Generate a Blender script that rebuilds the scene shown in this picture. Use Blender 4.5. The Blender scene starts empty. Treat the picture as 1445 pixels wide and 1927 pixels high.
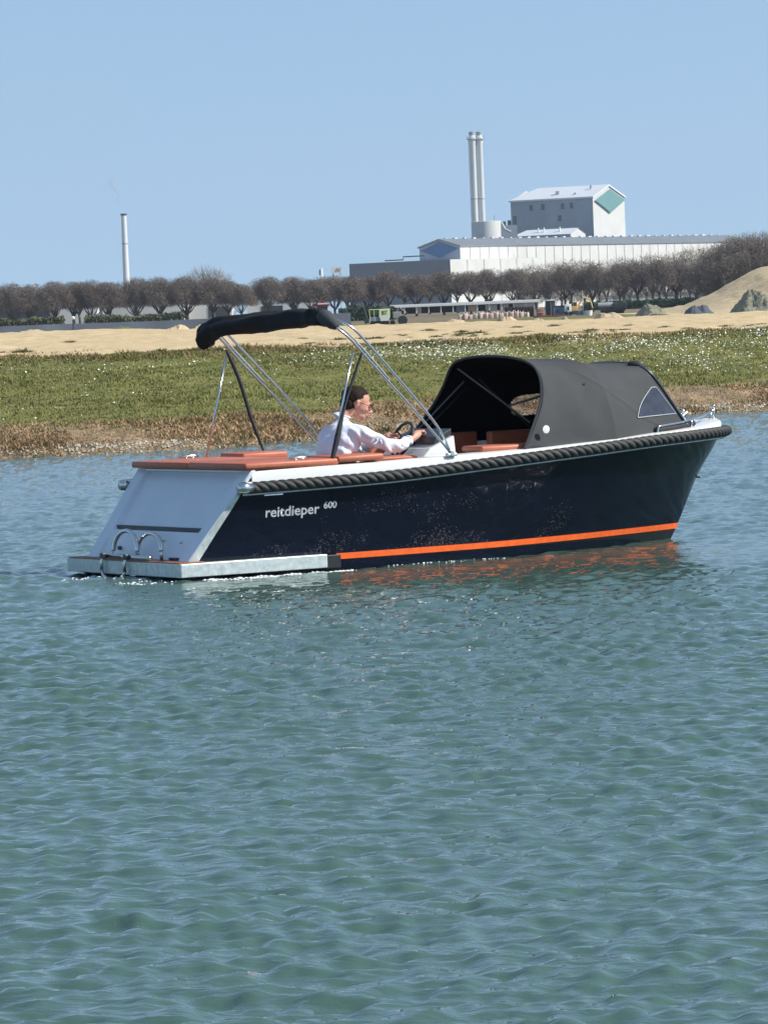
import bpy, bmesh, math, random
import numpy as np
from mathutils import Vector, Matrix, noise as mnoise
random.seed(7); rng = np.random.default_rng(7)
S = bpy.context.scene
COL = S.collection
# ------------------------------------------------------------------ camera
F, HZ, ROLL, EYE = 8500.0, -375.0, math.radians(2.3), 2.28      # focal length and horizon in photo pixels
PT = math.atan(-HZ / F)
cam_d = bpy.data.cameras.new('camera'); cam = bpy.data.objects.new('camera', cam_d); COL.objects.link(cam)
cam_d.sensor_fit = 'VERTICAL'; cam_d.sensor_height = 36.0; cam_d.lens = F / 1927 * 36.0
cam_d.clip_start = 0.5; cam_d.clip_end = 12000
_R = Vector((1, 0, 0)); _U = Vector((0, math.sin(PT), math.cos(PT))); _F = Vector((0, math.cos(PT), -math.sin(PT)))
_cx = math.cos(ROLL) * _R - math.sin(ROLL) * _U; _cy = math.sin(ROLL) * _R + math.cos(ROLL) * _U
M = Matrix((_cx, _cy, -_F)).transposed().to_4x4(); M.translation = (0, 0, EYE)
cam.matrix_world = M
S.camera = cam
# ------------------------------------------------------------------ sky, sun, exposure
SUN_EL = math.radians(40); SUN_DIR = Vector((0.975 * math.cos(SUN_EL), -0.22 * math.cos(SUN_EL), math.sin(SUN_EL))).normalized()
W = bpy.data.worlds.new('World'); S.world = W; W.use_nodes = True
nt = W.node_tree; bg = nt.nodes['Background']
sky = nt.nodes.new('ShaderNodeTexSky'); sky.sky_type = 'NISHITA'; sky.sun_disc = False
sky.sun_elevation = SUN_EL; sky.sun_rotation = math.atan2(SUN_DIR.x, SUN_DIR.y)
sky.air_density = 1.0; sky.dust_density = 0.25; sky.ozone_density = 1.6; sky.altitude = 0
tc = nt.nodes.new('ShaderNodeTexCoord'); sp = nt.nodes.new('ShaderNodeSeparateXYZ'); cb = nt.nodes.new('ShaderNodeCombineXYZ')
ad = nt.nodes.new('ShaderNodeMath'); ad.operation = 'MULTIPLY_ADD'; ad.inputs[1].default_value = 1.0; ad.inputs[2].default_value = 0.15
nt.links.new(tc.outputs['Generated'], sp.inputs[0]); nt.links.new(sp.outputs[0], cb.inputs[0]); nt.links.new(sp.outputs[1], cb.inputs[1])
nt.links.new(sp.outputs[2], ad.inputs[0]); nt.links.new(ad.outputs[0], cb.inputs[2])
nt.links.new(cb.outputs[0], sky.inputs['Vector'])
# faint wisps of cloud low in the sky
mp = nt.nodes.new('ShaderNodeMapping'); mp.inputs['Scale'].default_value = (9, 9, 34)
cn = nt.nodes.new('ShaderNodeTexNoise'); cn.inputs['Scale'].default_value = 1.3; cn.inputs['Detail'].default_value = 5
cr = nt.nodes.new('ShaderNodeMapRange'); cr.inputs['From Min'].default_value = 0.52; cr.inputs['From Max'].default_value = 0.80
cr.inputs['To Min'].default_value = 0.22; cr.inputs['To Max'].default_value = 0.55
mx = nt.nodes.new('ShaderNodeMix'); mx.data_type = 'RGBA'; mx.inputs['B'].default_value = (2.25, 3.5, 4.5, 1)
nt.links.new(tc.outputs['Generated'], mp.inputs[0]); nt.links.new(mp.outputs[0], cn.inputs['Vector'])
nt.links.new(cn.outputs['Fac'], cr.inputs['Value']); nt.links.new(cr.outputs[0], mx.inputs['Factor'])
nt.links.new(sky.outputs[0], mx.inputs['A']); nt.links.new(mx.outputs['Result'], bg.inputs['Color'])
bg.inputs['Strength'].default_value = 0.112
sl = bpy.data.lights.new('sun', 'SUN'); sl.energy = 4.2; sl.angle = math.radians(0.53); sl.color = (1.0, 0.95, 0.87)
so = bpy.data.objects.new('sun', sl); COL.objects.link(so); so.location = (40, -20, 60)
so.rotation_euler = (-SUN_DIR).to_track_quat('-Z', 'Y').to_euler()
S.view_settings.view_transform = 'Standard'; S.view_settings.look = 'None'; S.view_settings.gamma = 1.0
S.view_settings.use_curve_mapping = False; S.view_settings.exposure = 0.56
S.render.engine = 'CYCLES'; S.cycles.max_bounces = 8; S.cycles.transparent_max_bounces = 12
S.cycles.sample_clamp_indirect = 30.0; S.cycles.sample_clamp_direct = 0; S.cycles.blur_glossy = 0.0

# ------------------------------------------------------------------ helpers
def at(px, py, Y):
    """world point seen at photo pixel px, py at distance Y"""
    x, y = px - 722.5, py - 963.5
    u = x * math.cos(ROLL) - y * math.sin(ROLL); v = x * math.sin(ROLL) + y * math.cos(ROLL)
    d = Vector((u, F * math.cos(PT) - v * math.sin(PT), -F * math.sin(PT) - v * math.cos(PT)))
    return Vector((0, 0, EYE)) + d * (Y / d.y)
def tag(o, label=None, cat=None, group=None, kind=None):
    if label: o['label'] = label
    if cat: o['category'] = cat
    if group: o['group'] = group
    if kind: o['kind'] = kind
    return o
def empty(name, loc=(0, 0, 0), rz=0.0, parent=None):
    o = bpy.data.objects.new(name, None); COL.objects.link(o); o.location = loc; o.rotation_euler = (0, 0, rz)
    o.empty_display_size = 0.3; o.parent = parent
    return o
def mesh_data(name, v, f, m=None, smooth=False):
    me = bpy.data.meshes.new(name)
    if isinstance(v, np.ndarray): v = v.tolist()
    if isinstance(f, np.ndarray): f = f.tolist()
    me.from_pydata(v, [], f)
    if m: me.materials.append(m)
    if smooth: me.polygons.foreach_set('use_smooth', [True] * len(me.polygons))
    me.update(); return me
def obj(name, me, parent=None, loc=None, rz=None):
    o = bpy.data.objects.new(name, me); COL.objects.link(o); o.parent = parent
    if loc is not None: o.location = loc
    if rz is not None: o.rotation_euler = (0, 0, rz)
    return o
class MB:
    """collects shapes into one mesh"""
    def __init__(s): s.v = []; s.f = []
    def add(s, v, f):
        b = len(s.v); s.v += [tuple(p) for p in v]; s.f += [tuple(i + b for i in q) for q in f]; return s
    def box(s, c, d, rz=0.0, rx=0.0, ry=0.0, bev=0.0):
        """c centre, d full size"""
        bm = bmesh.new(); bmesh.ops.create_cube(bm, size=1.0)
        for v in bm.verts: v.co = Vector((v.co.x * d[0], v.co.y * d[1], v.co.z * d[2]))
        if bev > 0: bmesh.ops.bevel(bm, geom=bm.edges[:], offset=bev, segments=2, affect='EDGES', profile=0.5)
        R = Matrix.Rotation(rz, 3, 'Z') @ Matrix.Rotation(ry, 3, 'Y') @ Matrix.Rotation(rx, 3, 'X')
        bm.verts.index_update()
        s.add([R @ v.co + Vector(c) for v in bm.verts], [[v.index for v in f.verts] for f in bm.faces]); bm.free(); return s
    def prism(s, poly, axis, a, b):
        """poly of 2-D points extruded along axis ('x','y','z') from a to b"""
        def P(p, w): return (w, p[0], p[1]) if axis == 'x' else (p[0], w, p[1]) if axis == 'y' else (p[0], p[1], w)
        n = len(poly)
        v = [P(p, a) for p in poly] + [P(p, b) for p in poly]
        f = [tuple(range(n))[::-1], tuple(range(n, 2 * n))] + [(i, (i + 1) % n, n + (i + 1) % n, n + i) for i in range(n)]
        return s.add(v, f)
    def tube(s, pts, r, n=8, caps=True):
        pts = [Vector(p) for p in pts]; m = len(pts); rr = r if isinstance(r, (list, tuple)) else [r] * m
        v = []; f = []; t0 = (pts[1] - pts[0]).normalized(); up = Vector((0, 0, 1)) if abs(t0.z) < 0.9 else Vector((1, 0, 0))
        nn = t0.cross(up).normalized()
        for i in range(m):
            t = (pts[min(i + 1, m - 1)] - pts[max(i - 1, 0)]).normalized()
            nn = (nn - t * nn.dot(t)).normalized(); bb = t.cross(nn)
            for k in range(n):
                a = 2 * math.pi * k / n; v.append(pts[i] + (nn * math.cos(a) + bb * math.sin(a)) * rr[i])
        for i in range(m - 1):
            for k in range(n): f.append((i * n + k, i * n + (k + 1) % n, (i + 1) * n + (k + 1) % n, (i + 1) * n + k))
        if caps: f.append(tuple(range(n))[::-1]); f.append(tuple((m - 1) * n + k for k in range(n)))
        return s.add(v, f)
    def lathe(s, prof, c=(0, 0, 0), n=24):
        v = []; f = []; m = len(prof)
        for r, z in prof:
            for k in range(n): a = 2 * math.pi * k / n; v.append((c[0] + r * math.cos(a), c[1] + r * math.sin(a), c[2] + z))
        for i in range(m - 1):
            for k in range(n): f.append((i * n + k, i * n + (k + 1) % n, (i + 1) * n + (k + 1) % n, (i + 1) * n + k))
        f.append(tuple(range(n))[::-1]); f.append(tuple((m - 1) * n + k for k in range(n)))
        return s.add(v, f)
    def ell(s, c, r, n=14, m=9, rz=0.0):
        v = []; f = []; R = Matrix.Rotation(rz, 3, 'Z')
        for i in range(m + 1):
            th = math.pi * i / m
            for k in range(n):
                a = 2 * math.pi * k / n
                v.append(R @ Vector((r[0] * math.sin(th) * math.cos(a), r[1] * math.sin(th) * math.sin(a), r[2] * math.cos(th))) + Vector(c))
        for i in range(m):
            for k in range(n): f.append((i * n + k, (i + 1) * n + k, (i + 1) * n + (k + 1) % n, i * n + (k + 1) % n))
        return s.add(v, f)
    def build(s, name, m, parent=None, smooth=False, loc=None, rz=None, bevel=0.0, sub=0, auto=None):
        me = mesh_data(name, s.v, s.f, m, smooth)
        if auto is not None:
            me.polygons.foreach_set('use_smooth', [True] * len(me.polygons))
            bm = bmesh.new(); bm.from_mesh(me)
            bmesh.ops.remove_doubles(bm, verts=bm.verts[:], dist=1e-5)
            for e in bm.edges:
                if len(e.link_faces) == 2 and e.calc_face_angle(0) > math.radians(auto): e.smooth = False
            bm.to_mesh(me); bm.free()
        o = obj(name, me, parent, loc, rz)
        if bevel: b = o.modifiers.new('bevel', 'BEVEL'); b.width = bevel; b.segments = 2; b.limit_method = 'ANGLE'
        if sub: b = o.modifiers.new('sub', 'SUBSURF'); b.levels = sub; b.render_levels = sub
        return o
def cr_spline(P, n):
    """Catmull-Rom through points P, n samples per segment"""
    P = [Vector(p) for p in P]; Q = [2 * P[0] - P[1]] + P + [2 * P[-1] - P[-2]]; out = []
    for i in range(1, len(Q) - 2):
        a, b, c, d = Q[i - 1], Q[i], Q[i + 1], Q[i + 2]
        for k in range(n):
            t = k / n
            out.append(0.5 * ((2 * b) + (c - a) * t + (2 * a - 5 * b + 4 * c - d) * t * t + (3 * b - a - 3 * c + d) * t ** 3))
    out.append(P[-1]); return out
def lut(x, X, Y): return np.interp(x, X, Y)
def smooth_lut(x, X, Y):
    """monotone cubic interpolation"""
    X = np.array(X, float); Y = np.array(Y, float); d = np.diff(Y) / np.diff(X); m = np.zeros(len(X))
    m[1:-1] = np.where(d[:-1] * d[1:] > 0, 2 * d[:-1] * d[1:] / (d[:-1] + d[1:] + 1e-12), 0); m[0] = d[0]; m[-1] = d[-1]
    x = np.clip(x, X[0], X[-1]); i = np.clip(np.searchsorted(X, x) - 1, 0, len(X) - 2); h = X[i + 1] - X[i]; t = (x - X[i]) / h
    return (2 * t**3 - 3 * t**2 + 1) * Y[i] + (t**3 - 2 * t**2 + t) * h * m[i] + (-2 * t**3 + 3 * t**2) * Y[i + 1] + (t**3 - t**2) * h * m[i + 1]
def vnoise(x, y, seed=0):
    xi = np.floor(x).astype(np.int64); yi = np.floor(y).astype(np.int64); fx = x - xi; fy = y - yi
    def h(a, b):
        n = (a * 374761393 + b * 668265263 + seed * 1442695041) & 0xffffffff
        n = ((n ^ (n >> 13)) * 1274126177) & 0xffffffff
        return ((n ^ (n >> 16)) & 0xffff) / 65535.0
    fx = fx * fx * (3 - 2 * fx); fy = fy * fy * (3 - 2 * fy)
    return (h(xi, yi) * (1 - fx) + h(xi + 1, yi) * fx) * (1 - fy) + (h(xi, yi + 1) * (1 - fx) + h(xi + 1, yi + 1) * fx) * fy
def fbm(x, y, oct=4, seed=0):
    x = np.asarray(x, float); y = np.asarray(y, float); s = 0; a = 0.5
    for o in range(oct): s = s + a * (vnoise(x, y, seed + o) - 0.5) * 2; x = x * 2.03; y = y * 2.03; a *= 0.5
    return s
# ------------------------------------------------------------------ materials
def mat(name, col, rough=0.6, metal=0.0, var=0.0, scale=8.0, bump=0.0, bscale=None, coat=0.0, col2=None, spec=0.5, detail=4.0, coord='Object', dist=0.02):
    m = bpy.data.materials.new(name); m.use_nodes = True; t = m.node_tree; b = t.nodes['Principled BSDF']
    b.inputs['Base Color'].default_value = (*col, 1); b.inputs['Roughness'].default_value = rough; b.inputs['Metallic'].default_value = metal
    b.inputs['Coat Weight'].default_value = coat; b.inputs['Specular IOR Level'].default_value = spec
    if var or bump or col2:
        c = t.nodes.new('ShaderNodeTexCoord'); n = t.nodes.new('ShaderNodeTexNoise')
        n.inputs['Scale'].default_value = scale; n.inputs['Detail'].default_value = detail; n.inputs['Roughness'].default_value = 0.6
        t.links.new(c.outputs[coord], n.inputs['Vector'])
        if var or col2:
            r = t.nodes.new('ShaderNodeMapRange'); r.inputs['From Min'].default_value = 0.32; r.inputs['From Max'].default_value = 0.68
            x = t.nodes.new('ShaderNodeMix'); x.data_type = 'RGBA'
            c2 = col2 if col2 else tuple(min(1, q * (1 + var)) for q in col); c1 = col if col2 else tuple(q * (1 - var) for q in col)
            x.inputs['A'].default_value = (*c1, 1); x.inputs['B'].default_value = (*c2, 1)
            t.links.new(n.outputs['Fac'], r.inputs['Value']); t.links.new(r.outputs[0], x.inputs['Factor']); t.links.new(x.outputs['Result'], b.inputs['Base Color'])
        if bump:
            n2 = n
            if bscale:
                n2 = t.nodes.new('ShaderNodeTexNoise'); n2.inputs['Scale'].default_value = bscale; n2.inputs['Detail'].default_value = detail
                t.links.new(c.outputs[coord], n2.inputs['Vector'])
            u = t.nodes.new('ShaderNodeBump'); u.inputs['Strength'].default_value = bump; u.inputs['Distance'].default_value = dist
            t.links.new(n2.outputs['Fac'], u.inputs['Height']); t.links.new(u.outputs[0], b.inputs['Normal'])
    return m
MT = dict(
    gel=mat('white_gelcoat', (0.68, 0.68, 0.65), 0.25, var=0.03, scale=3, coat=0.3),
    gel_sky_grey=mat('grey_sky_tinted_gelcoat', (0.62, 0.65, 0.71), 0.35, var=0.05, scale=2),  # shaded stern's blue sky reflection put into the base colour
    navy=mat('navy_gelcoat', (0.0035, 0.0055, 0.014), 0.045, var=0.2, scale=3, coat=0.0, bump=0.03, bscale=5, dist=0.01, spec=0.28),
    stripe=mat('orange_boot_stripe', (0.85, 0.13, 0.02), 0.35, var=0.12, scale=14),
    antifoul=mat('black_antifouling', (0.006, 0.007, 0.008), 0.5, var=0.3, scale=9),
    rubber=mat('black_rubber', (0.015, 0.015, 0.016), 0.5, var=0.2, scale=20),
    rope=mat('black_fender_rope', (0.024, 0.025, 0.024), 0.62, var=0.35, scale=60, bump=0.4, bscale=250, dist=0.004),
    steel=mat('polished_stainless', (0.62, 0.62, 0.60), 0.16, metal=1.0, var=0.05, scale=30),
    alu=mat('brushed_metal_edge', (0.50, 0.55, 0.53), 0.38, metal=0.35, var=0.18, scale=18),
    cushion=mat('terracotta_leatherette', (0.42, 0.120, 0.062), 0.5, var=0.10, scale=12, bump=0.12, bscale=60, dist=0.004),
    cushion_side=mat('dark_terracotta_leatherette', (0.24, 0.065, 0.04), 0.5, var=0.10, scale=12),
    teak=mat('teak_deck', (0.26, 0.105, 0.065), 0.6, var=0.25, scale=20),
    canvas=mat('dark_grey_canvas', (0.056, 0.058, 0.060), 0.8, var=0.06, scale=5, bump=0.15, bscale=400, spec=0.2, dist=0.002),
    canvas_blk=mat('black_canvas', (0.010, 0.011, 0.013), 0.8, var=0.25, scale=9, bump=0.3, bscale=90, spec=0.3, dist=0.004),
    web=mat('black_webbing', (0.02, 0.021, 0.024), 0.7, var=0.2, scale=30),
    plastic=mat('clear_window_film', (0.035, 0.040, 0.055), 0.22, spec=0.45, var=.25, scale=9),
    letter=mat('silver_lettering', (0.42, 0.43, 0.45), 0.4, var=0.3, scale=60),
    lining=mat('black_lining', (0.004, 0.004, 0.005), 0.95, var=0.2, scale=8, spec=0.05),
    frame=mat('dark_blue_frame', (0.04, 0.05, 0.075), 0.3, var=0.1, scale=9),
    darkp2=mat('dull_strap', (0.12, 0.11, 0.115), 0.6, var=0.1, scale=9),
    dark=mat('dark_plastic', (0.02, 0.025, 0.028), 0.4, var=0.2, scale=12),
    skin=mat('skin', (0.56, 0.27, 0.19), 0.5, var=0.08, scale=22),
    hair=mat('dark_brown_hair', (0.020, 0.012, 0.008), 0.75, spec=0.15, var=0.5, scale=60, bump=0.6, bscale=90, dist=0.006),
    shirt=mat('white_shirt_cloth', (0.68, 0.70, 0.78), 0.85, var=0.03, scale=8, bump=0.25, bscale=14, spec=0.2, dist=0.012),
    trousers=mat('dark_trousers', (0.03, 0.035, 0.05), 0.85, var=0.2, scale=12),
    bark=mat('tree_bark', (0.085, 0.068, 0.055), 0.9, var=0.3, scale=3),
    twig=mat('brown_twigs', (0.150, 0.118, 0.092), 0.9, var=0.22, scale=0.9),
    twig_pale=mat('pale_twigs', (0.30, 0.26, 0.20), 0.9, var=0.25, scale=0.7),
    twig_grey=mat('grey_brown_twigs', (0.20, 0.165, 0.13), 0.9, var=0.25, scale=0.5),
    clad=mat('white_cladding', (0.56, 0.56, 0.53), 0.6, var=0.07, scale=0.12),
    clad_grey_shaded=mat('grey_and_shaded_cladding', (0.28, 0.32, 0.355), 0.6, var=0.10, scale=0.15),  # walls away from the sun: their shade and sky blue put into the colour
    roof_w=mat('white_roof_sheet', (0.62, 0.64, 0.66), 0.5, var=0.03, scale=0.1),
    roof_g=mat('grey_roof_sheet', (0.17, 0.185, 0.195), 0.5, var=0.08, scale=0.1),
    teal=mat('teal_panel', (0.12, 0.26, 0.25), 0.4, var=0.06, scale=0.3),
    blue=mat('blue_panel', (0.02, 0.10, 0.22), 0.4, var=0.1, scale=0.3),
    stack=mat('white_stack', (0.66, 0.68, 0.66), 0.45, var=0.04, scale=0.2),
    vent=mat('dark_vent', (0.03, 0.035, 0.04), 0.6, var=0.2, scale=1),
    sandm=mat('heap_sand', (0.47, 0.36, 0.21), 0.95, var=0.14, scale=0.8, bump=0.5, bscale=2.0, dist=0.25),
    rock=mat('grey_rubble', (0.21, 0.205, 0.14), 0.95, var=0.3, scale=2.5, bump=0.8, bscale=1.6, dist=0.4),
    scrub=mat('olive_scrub', (0.10, 0.11, 0.045), 0.9, var=0.35, scale=6),
    green=mat('green_hedge', (0.045, 0.085, 0.035), 0.9, var=0.35, scale=0.8),
    red=mat('red_paint', (0.24, 0.03, 0.045), 0.5, var=0.15, scale=1),
    rust=mat('rust_red_steel', (0.30, 0.115, 0.085), 0.7, var=0.15, scale=1),
    yel=mat('yellow_paint', (0.70, 0.42, 0.14), 0.5, var=0.1, scale=1),
    lime=mat('pale_lime_paint', (0.74, 0.78, 0.48), 0.5, var=0.05, scale=1),
    bluegrey=mat('blue_grey_paint', (0.20, 0.26, 0.33), 0.5, var=0.1, scale=1),
    greyp=mat('grey_paint', (0.30, 0.32, 0.32), 0.5, var=0.15, scale=1),
    darkp=mat('dark_machine_paint', (0.03, 0.035, 0.04), 0.6, var=0.3, scale=1),
    bag=mat('pinkish_white_bag', (0.62, 0.46, 0.38), 0.85, var=0.12, scale=2),
    white=mat('white_paint', (0.75, 0.74, 0.70), 0.5, var=0.04, scale=1),
    tile=mat('dark_red_tile', (0.13, 0.06, 0.05), 0.8, var=0.2, scale=1),
    glass=mat('dark_window_glass', (0.02, 0.03, 0.035), 0.1, spec=0.8),
    barrier=mat('dark_blue_grey_sheet', (0.065, 0.075, 0.09), 0.7, var=0.25, scale=0.3),
    foam=mat('white_foam', (0.75, 0.80, 0.80), 0.7),
    bead=mat('spray_droplet', (0.13, 0.085, 0.05), 0.2, spec=0.7, col2=(0.50, 0.42, 0.34), scale=45),  # bead tones imitate glitter reflected from the water
    stone=mat('pale_stone', (0.42, 0.39, 0.32), 0.9, var=0.3, scale=5),
)
# ================================================================== THE LAND
def shore_d(X): return smooth_lut(X, [-60, -7.2, -3.6, -2.4, 0.4, 6.2, 8.5, 60], [76, 79.1, 79.9, 81.4, 85.5, 91, 91.3, 94])
def land_z(X, Y):
    """height of the ground at X, Y (metres above the water)"""
    X = np.asarray(X, float); Y = np.asarray(Y, float); s = Y - shore_d(X)
    q = np.clip((X / np.maximum(Y, 1)) * F / 722, -1.3, 1.3)                 # left to right over the bank
    top = lut(q, [-1, 0, .25, 1], [2.14, 1.86, 1.80, 1.80])
    z = np.where(s < 0, np.maximum(s * 0.28, -3.0), 0)
    z1 = 0.46 * np.clip(s / 2.6, 0, 1) ** 0.7
    g = np.clip((Y - (shore_d(X) + 2.6)) / (106 - (shore_d(X) + 2.6)), 0, 1)
    z2 = 0.46 + (1.48 - 0.46) * g
    k = np.clip((Y - 106) / 44, 0, 1)
    z3 = 1.48 + (top - 1.48) * (1 - (1 - k) ** 1.6)
    z = np.where(s < 0, z, np.where(s < 2.6, z1, np.where(Y < 106, z2, z3)))
    far = lut(Y, [150, 178, 260, 500, 700, 900, 1500, 6000], [1.8, 1.52, 1.32, 1.30, 1.5, 1.8, 2.0, 2.0]); z = np.where(Y > 150, far + (top - 1.8) * np.clip((178 - Y) / 28, 0, 1), z)
    n = fbm(X * 0.9, Y * 0.45, 4, 3) * 0.07 + fbm(X * 3.1, Y * 1.6, 3, 8) * 0.028
    n = n * np.clip(s / 1.5, 0, 1) * np.clip(1 - (Y - 400) / 300, 0.1, 1)
    big = fbm(X * 0.16, Y * 0.07, 3, 21) * 0.16 * np.clip((Y - 108) / 20, 0, 1) * np.clip((260 - Y) / 60, 0, 1)
    return z + n + big
ys = np.concatenate([np.linspace(66, 76, 6), np.arange(76.5, 112, 0.22), np.arange(112, 160, 0.5), np.geomspace(161, 400, 50), np.geomspace(420, 3500, 28)])
us = np.concatenate([np.linspace(-3600, -900, 30), np.linspace(-880, 880, 210), np.linspace(900, 3600, 30)])
Yg, Ug = np.meshgrid(ys, us, indexing='ij')
Xg = Ug / F * (0.25 * 95 + 0.75 * Yg)        # a fan that widens with distance
Zg = land_z(Xg, Yg)
nr, nc = Yg.shape
idx = np.arange(nr * nc).reshape(nr, nc)
fc = np.stack([idx[:-1, :-1], idx[:-1, 1:], idx[1:, 1:], idx[1:, :-1]], -1).reshape(-1, 4)
me = mesh_data('ground', np.stack([Xg, Yg, Zg], -1).reshape(-1, 3), fc, None, True)
# ground cover by place: brown reed strip, green grass, sand, far field
def zone(X, Y):
    s = Y - shore_d(X) + fbm(X * 0.7, Y * 0.5, 3, 55) * 1.5
    reed = np.clip(1 - (s - 2.4) / 1.6, 0, 1)
    e = 106 + fbm(X * 0.35, Y * 0.3, 3, 77) * 3.5 + fbm(X * 2, Y * 1.3, 2, 78) * 1.6
    sand = np.clip((Y - e) / 2.0, 0, 1) * np.clip((330 - Y) / 60, 0, 1)
    return reed, sand
rd, sd = zone(Xg, Yg)
ca = me.color_attributes.new('cover', 'FLOAT_COLOR', 'POINT')
ca.data.foreach_set('color', np.stack([rd, sd, np.clip((Yg - 330) / 100, 0, 1), np.ones_like(rd)], -1).ravel())
gm = bpy.data.materials.new('ground_cover'); gm.use_nodes = True; t = gm.node_tree; b = t.nodes['Principled BSDF']; b.inputs['Roughness'].default_value = 0.95; b.inputs['Specular IOR Level'].default_value = 0.15
va = t.nodes.new('ShaderNodeVertexColor'); va.layer_name = 'cover'; sx = t.nodes.new('ShaderNodeSeparateColor'); t.links.new(va.outputs[0], sx.inputs[0])
geo = t.nodes.new('ShaderNodeNewGeometry')
def nz(scale, detail=5):
    mpn = t.nodes.new('ShaderNodeMapping'); mpn.inputs['Scale'].default_value = (1, 0.35, 1)
    n = t.nodes.new('ShaderNodeTexNoise'); n.inputs['Scale'].default_value = scale; n.inputs['Detail'].default_value = detail; n.inputs['Roughness'].default_value = 0.65
    t.links.new(geo.outputs['Position'], mpn.inputs[0]); t.links.new(mpn.outputs[0], n.inputs['Vector'])
    r = t.nodes.new('ShaderNodeMapRange'); r.inputs['From Min'].default_value = 0.33; r.inputs['From Max'].default_value = 0.67; t.links.new(n.outputs['Fac'], r.inputs['Value']); return r.outputs[0]
def mixc(fac, a, bb):
    x = t.nodes.new('ShaderNodeMix'); x.data_type = 'RGBA'
    for nm, q in (('A', a), ('B', bb)):
        if isinstance(q, tuple): x.inputs[nm].default_value = (*q, 1)
        else: t.links.new(q, x.inputs[nm])
    t.links.new(fac, x.inputs['Factor']); return x.outputs['Result']
grass = mixc(nz(1.1), (0.105, 0.115, 0.034), (0.20, 0.185, 0.060))
sandc = mixc(nz(1.6), (0.43, 0.325, 0.185), (0.60, 0.47, 0.28))
sandc = mixc(nz(0.35, 3), sandc, (0.50, 0.38, 0.22))
reedc = mixc(nz(3.0), (0.13, 0.10, 0.06), (0.36, 0.26, 0.16))
farc = mixc(nz(0.08), (0.13, 0.115, 0.075), (0.20, 0.16, 0.10))
c = mixc(sx.outputs[1], grass, sandc); c = mixc(sx.outputs[0], c, reedc); c = mixc(sx.outputs[2], c, farc)
t.links.new(c, b.inputs['Base Color'])
bu = t.nodes.new('ShaderNodeBump'); bu.inputs['Strength'].default_value = 0.6; bu.inputs['Distance'].default_value = 0.12
n = t.nodes.new('ShaderNodeTexNoise'); n.inputs['Scale'].default_value = 2.5; n.inputs['Detail'].default_value = 6; t.links.new(geo.outputs['Position'], n.inputs['Vector'])
t.links.new(n.outputs['Fac'], bu.inputs['Height']); t.links.new(bu.outputs[0], b.inputs['Normal'])
me.materials.append(gm)
tag(obj('ground', me), kind='structure')

# ------------------------------------------------------------------ water
XO, YO, TH = -2.36, 40.31, math.radians(30.5)          # the boat's stern on the water, heading
def boat_local(X, Y): 
    dx = X - XO; dy = Y - YO; return dx * math.cos(TH) + dy * math.sin(TH), -dx * math.sin(TH) + dy * math.cos(TH)
def water_z(X, Y):
    z = np.zeros_like(X); r = np.random.default_rng(3)
    for lam, amp, n in ((3.2, 0.005, 4), (1.5, 0.005, 6), (0.8, 0.0052, 9), (0.42, 0.0056, 12), (0.25, 0.0060, 13), (0.15, 0.0038, 13)):
        for i in range(n):
            a = math.radians(100 + r.normal() * 34); L = lam * r.uniform(0.7, 1.35); k = 2 * math.pi / L; ph = r.uniform(0, 6.28)
            w = 0.55 + 1.1 * fbm(X / (lam * 5) + i * 7.3, Y / (lam * 5) + lam * 5, 2, i)
            z += amp * 0.62 * w * np.sin(k * (X * math.cos(a) + Y * math.sin(a)) + ph + 2.2 * fbm(X / lam / 2.2, Y / lam / 2.2, 2, i + 40))
    gust = 1 + 0.55 * fbm(X / 7.0, Y / 10.0, 2, 66); z = z * gust
    s, tt = boat_local(X, Y)
    # bow and stern wake
    for s0, t0, sgn in ((5.6, 0, -1), (5.6, 0, 1), (0.3, -1.0, -1), (0.3, 1.0, 1)):
        d = (s0 - s); lat = (tt - t0) * sgn - d * 0.33
        z += 0.022 * np.exp(-(lat / 0.35) ** 2) * np.clip(d / 1.2, 0, 1) * np.exp(-np.clip(d, 0, 99) / 9) * np.cos(lat * 9)
    wash = np.exp(-(tt / 1.1) ** 2) * np.clip(-s / 0.5 + 0.6, 0, 1) * np.exp(s / 5.0)
    z += 0.05 * wash * fbm(X * 3.2, Y * 3.2, 3, 90)
    calm = np.exp(-((tt + 2.2) / 1.5) ** 2) * np.clip((5.5 - np.abs(s - 3.6)) / 3, 0, 1)
    return z * (1 - 0.72 * calm)
yw = [11.0]
while yw[-1] < 96: yw.append(yw[-1] + max(0.035, yw[-1] ** 2 * 0.000050))
yw = np.array(yw); uw = np.concatenate([np.linspace(-3200, -1020, 150), np.linspace(-1010, 1010, 560), np.linspace(1020, 3200, 150)])
Yw, Uw = np.meshgrid(yw, uw, indexing='ij'); Xw = Uw / F * Yw
Zw = water_z(Xw, Yw)
fe = np.clip((3200 - np.abs(Uw)) / 400, 0, 1) * np.clip((Yw - 11) / 1.0, 0, 1) * np.clip((96 - Yw) / 3, 0, 1)
Zw *= fe
nr, nc = Yw.shape; idx = np.arange(nr * nc).reshape(nr, nc)
fc = np.stack([idx[:-1, :-1], idx[:-1, 1:], idx[1:, 1:], idx[1:, :-1]], -1).reshape(-1, 4)
vw = np.stack([Xw, Yw, Zw], -1).reshape(-1, 3)
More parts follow.
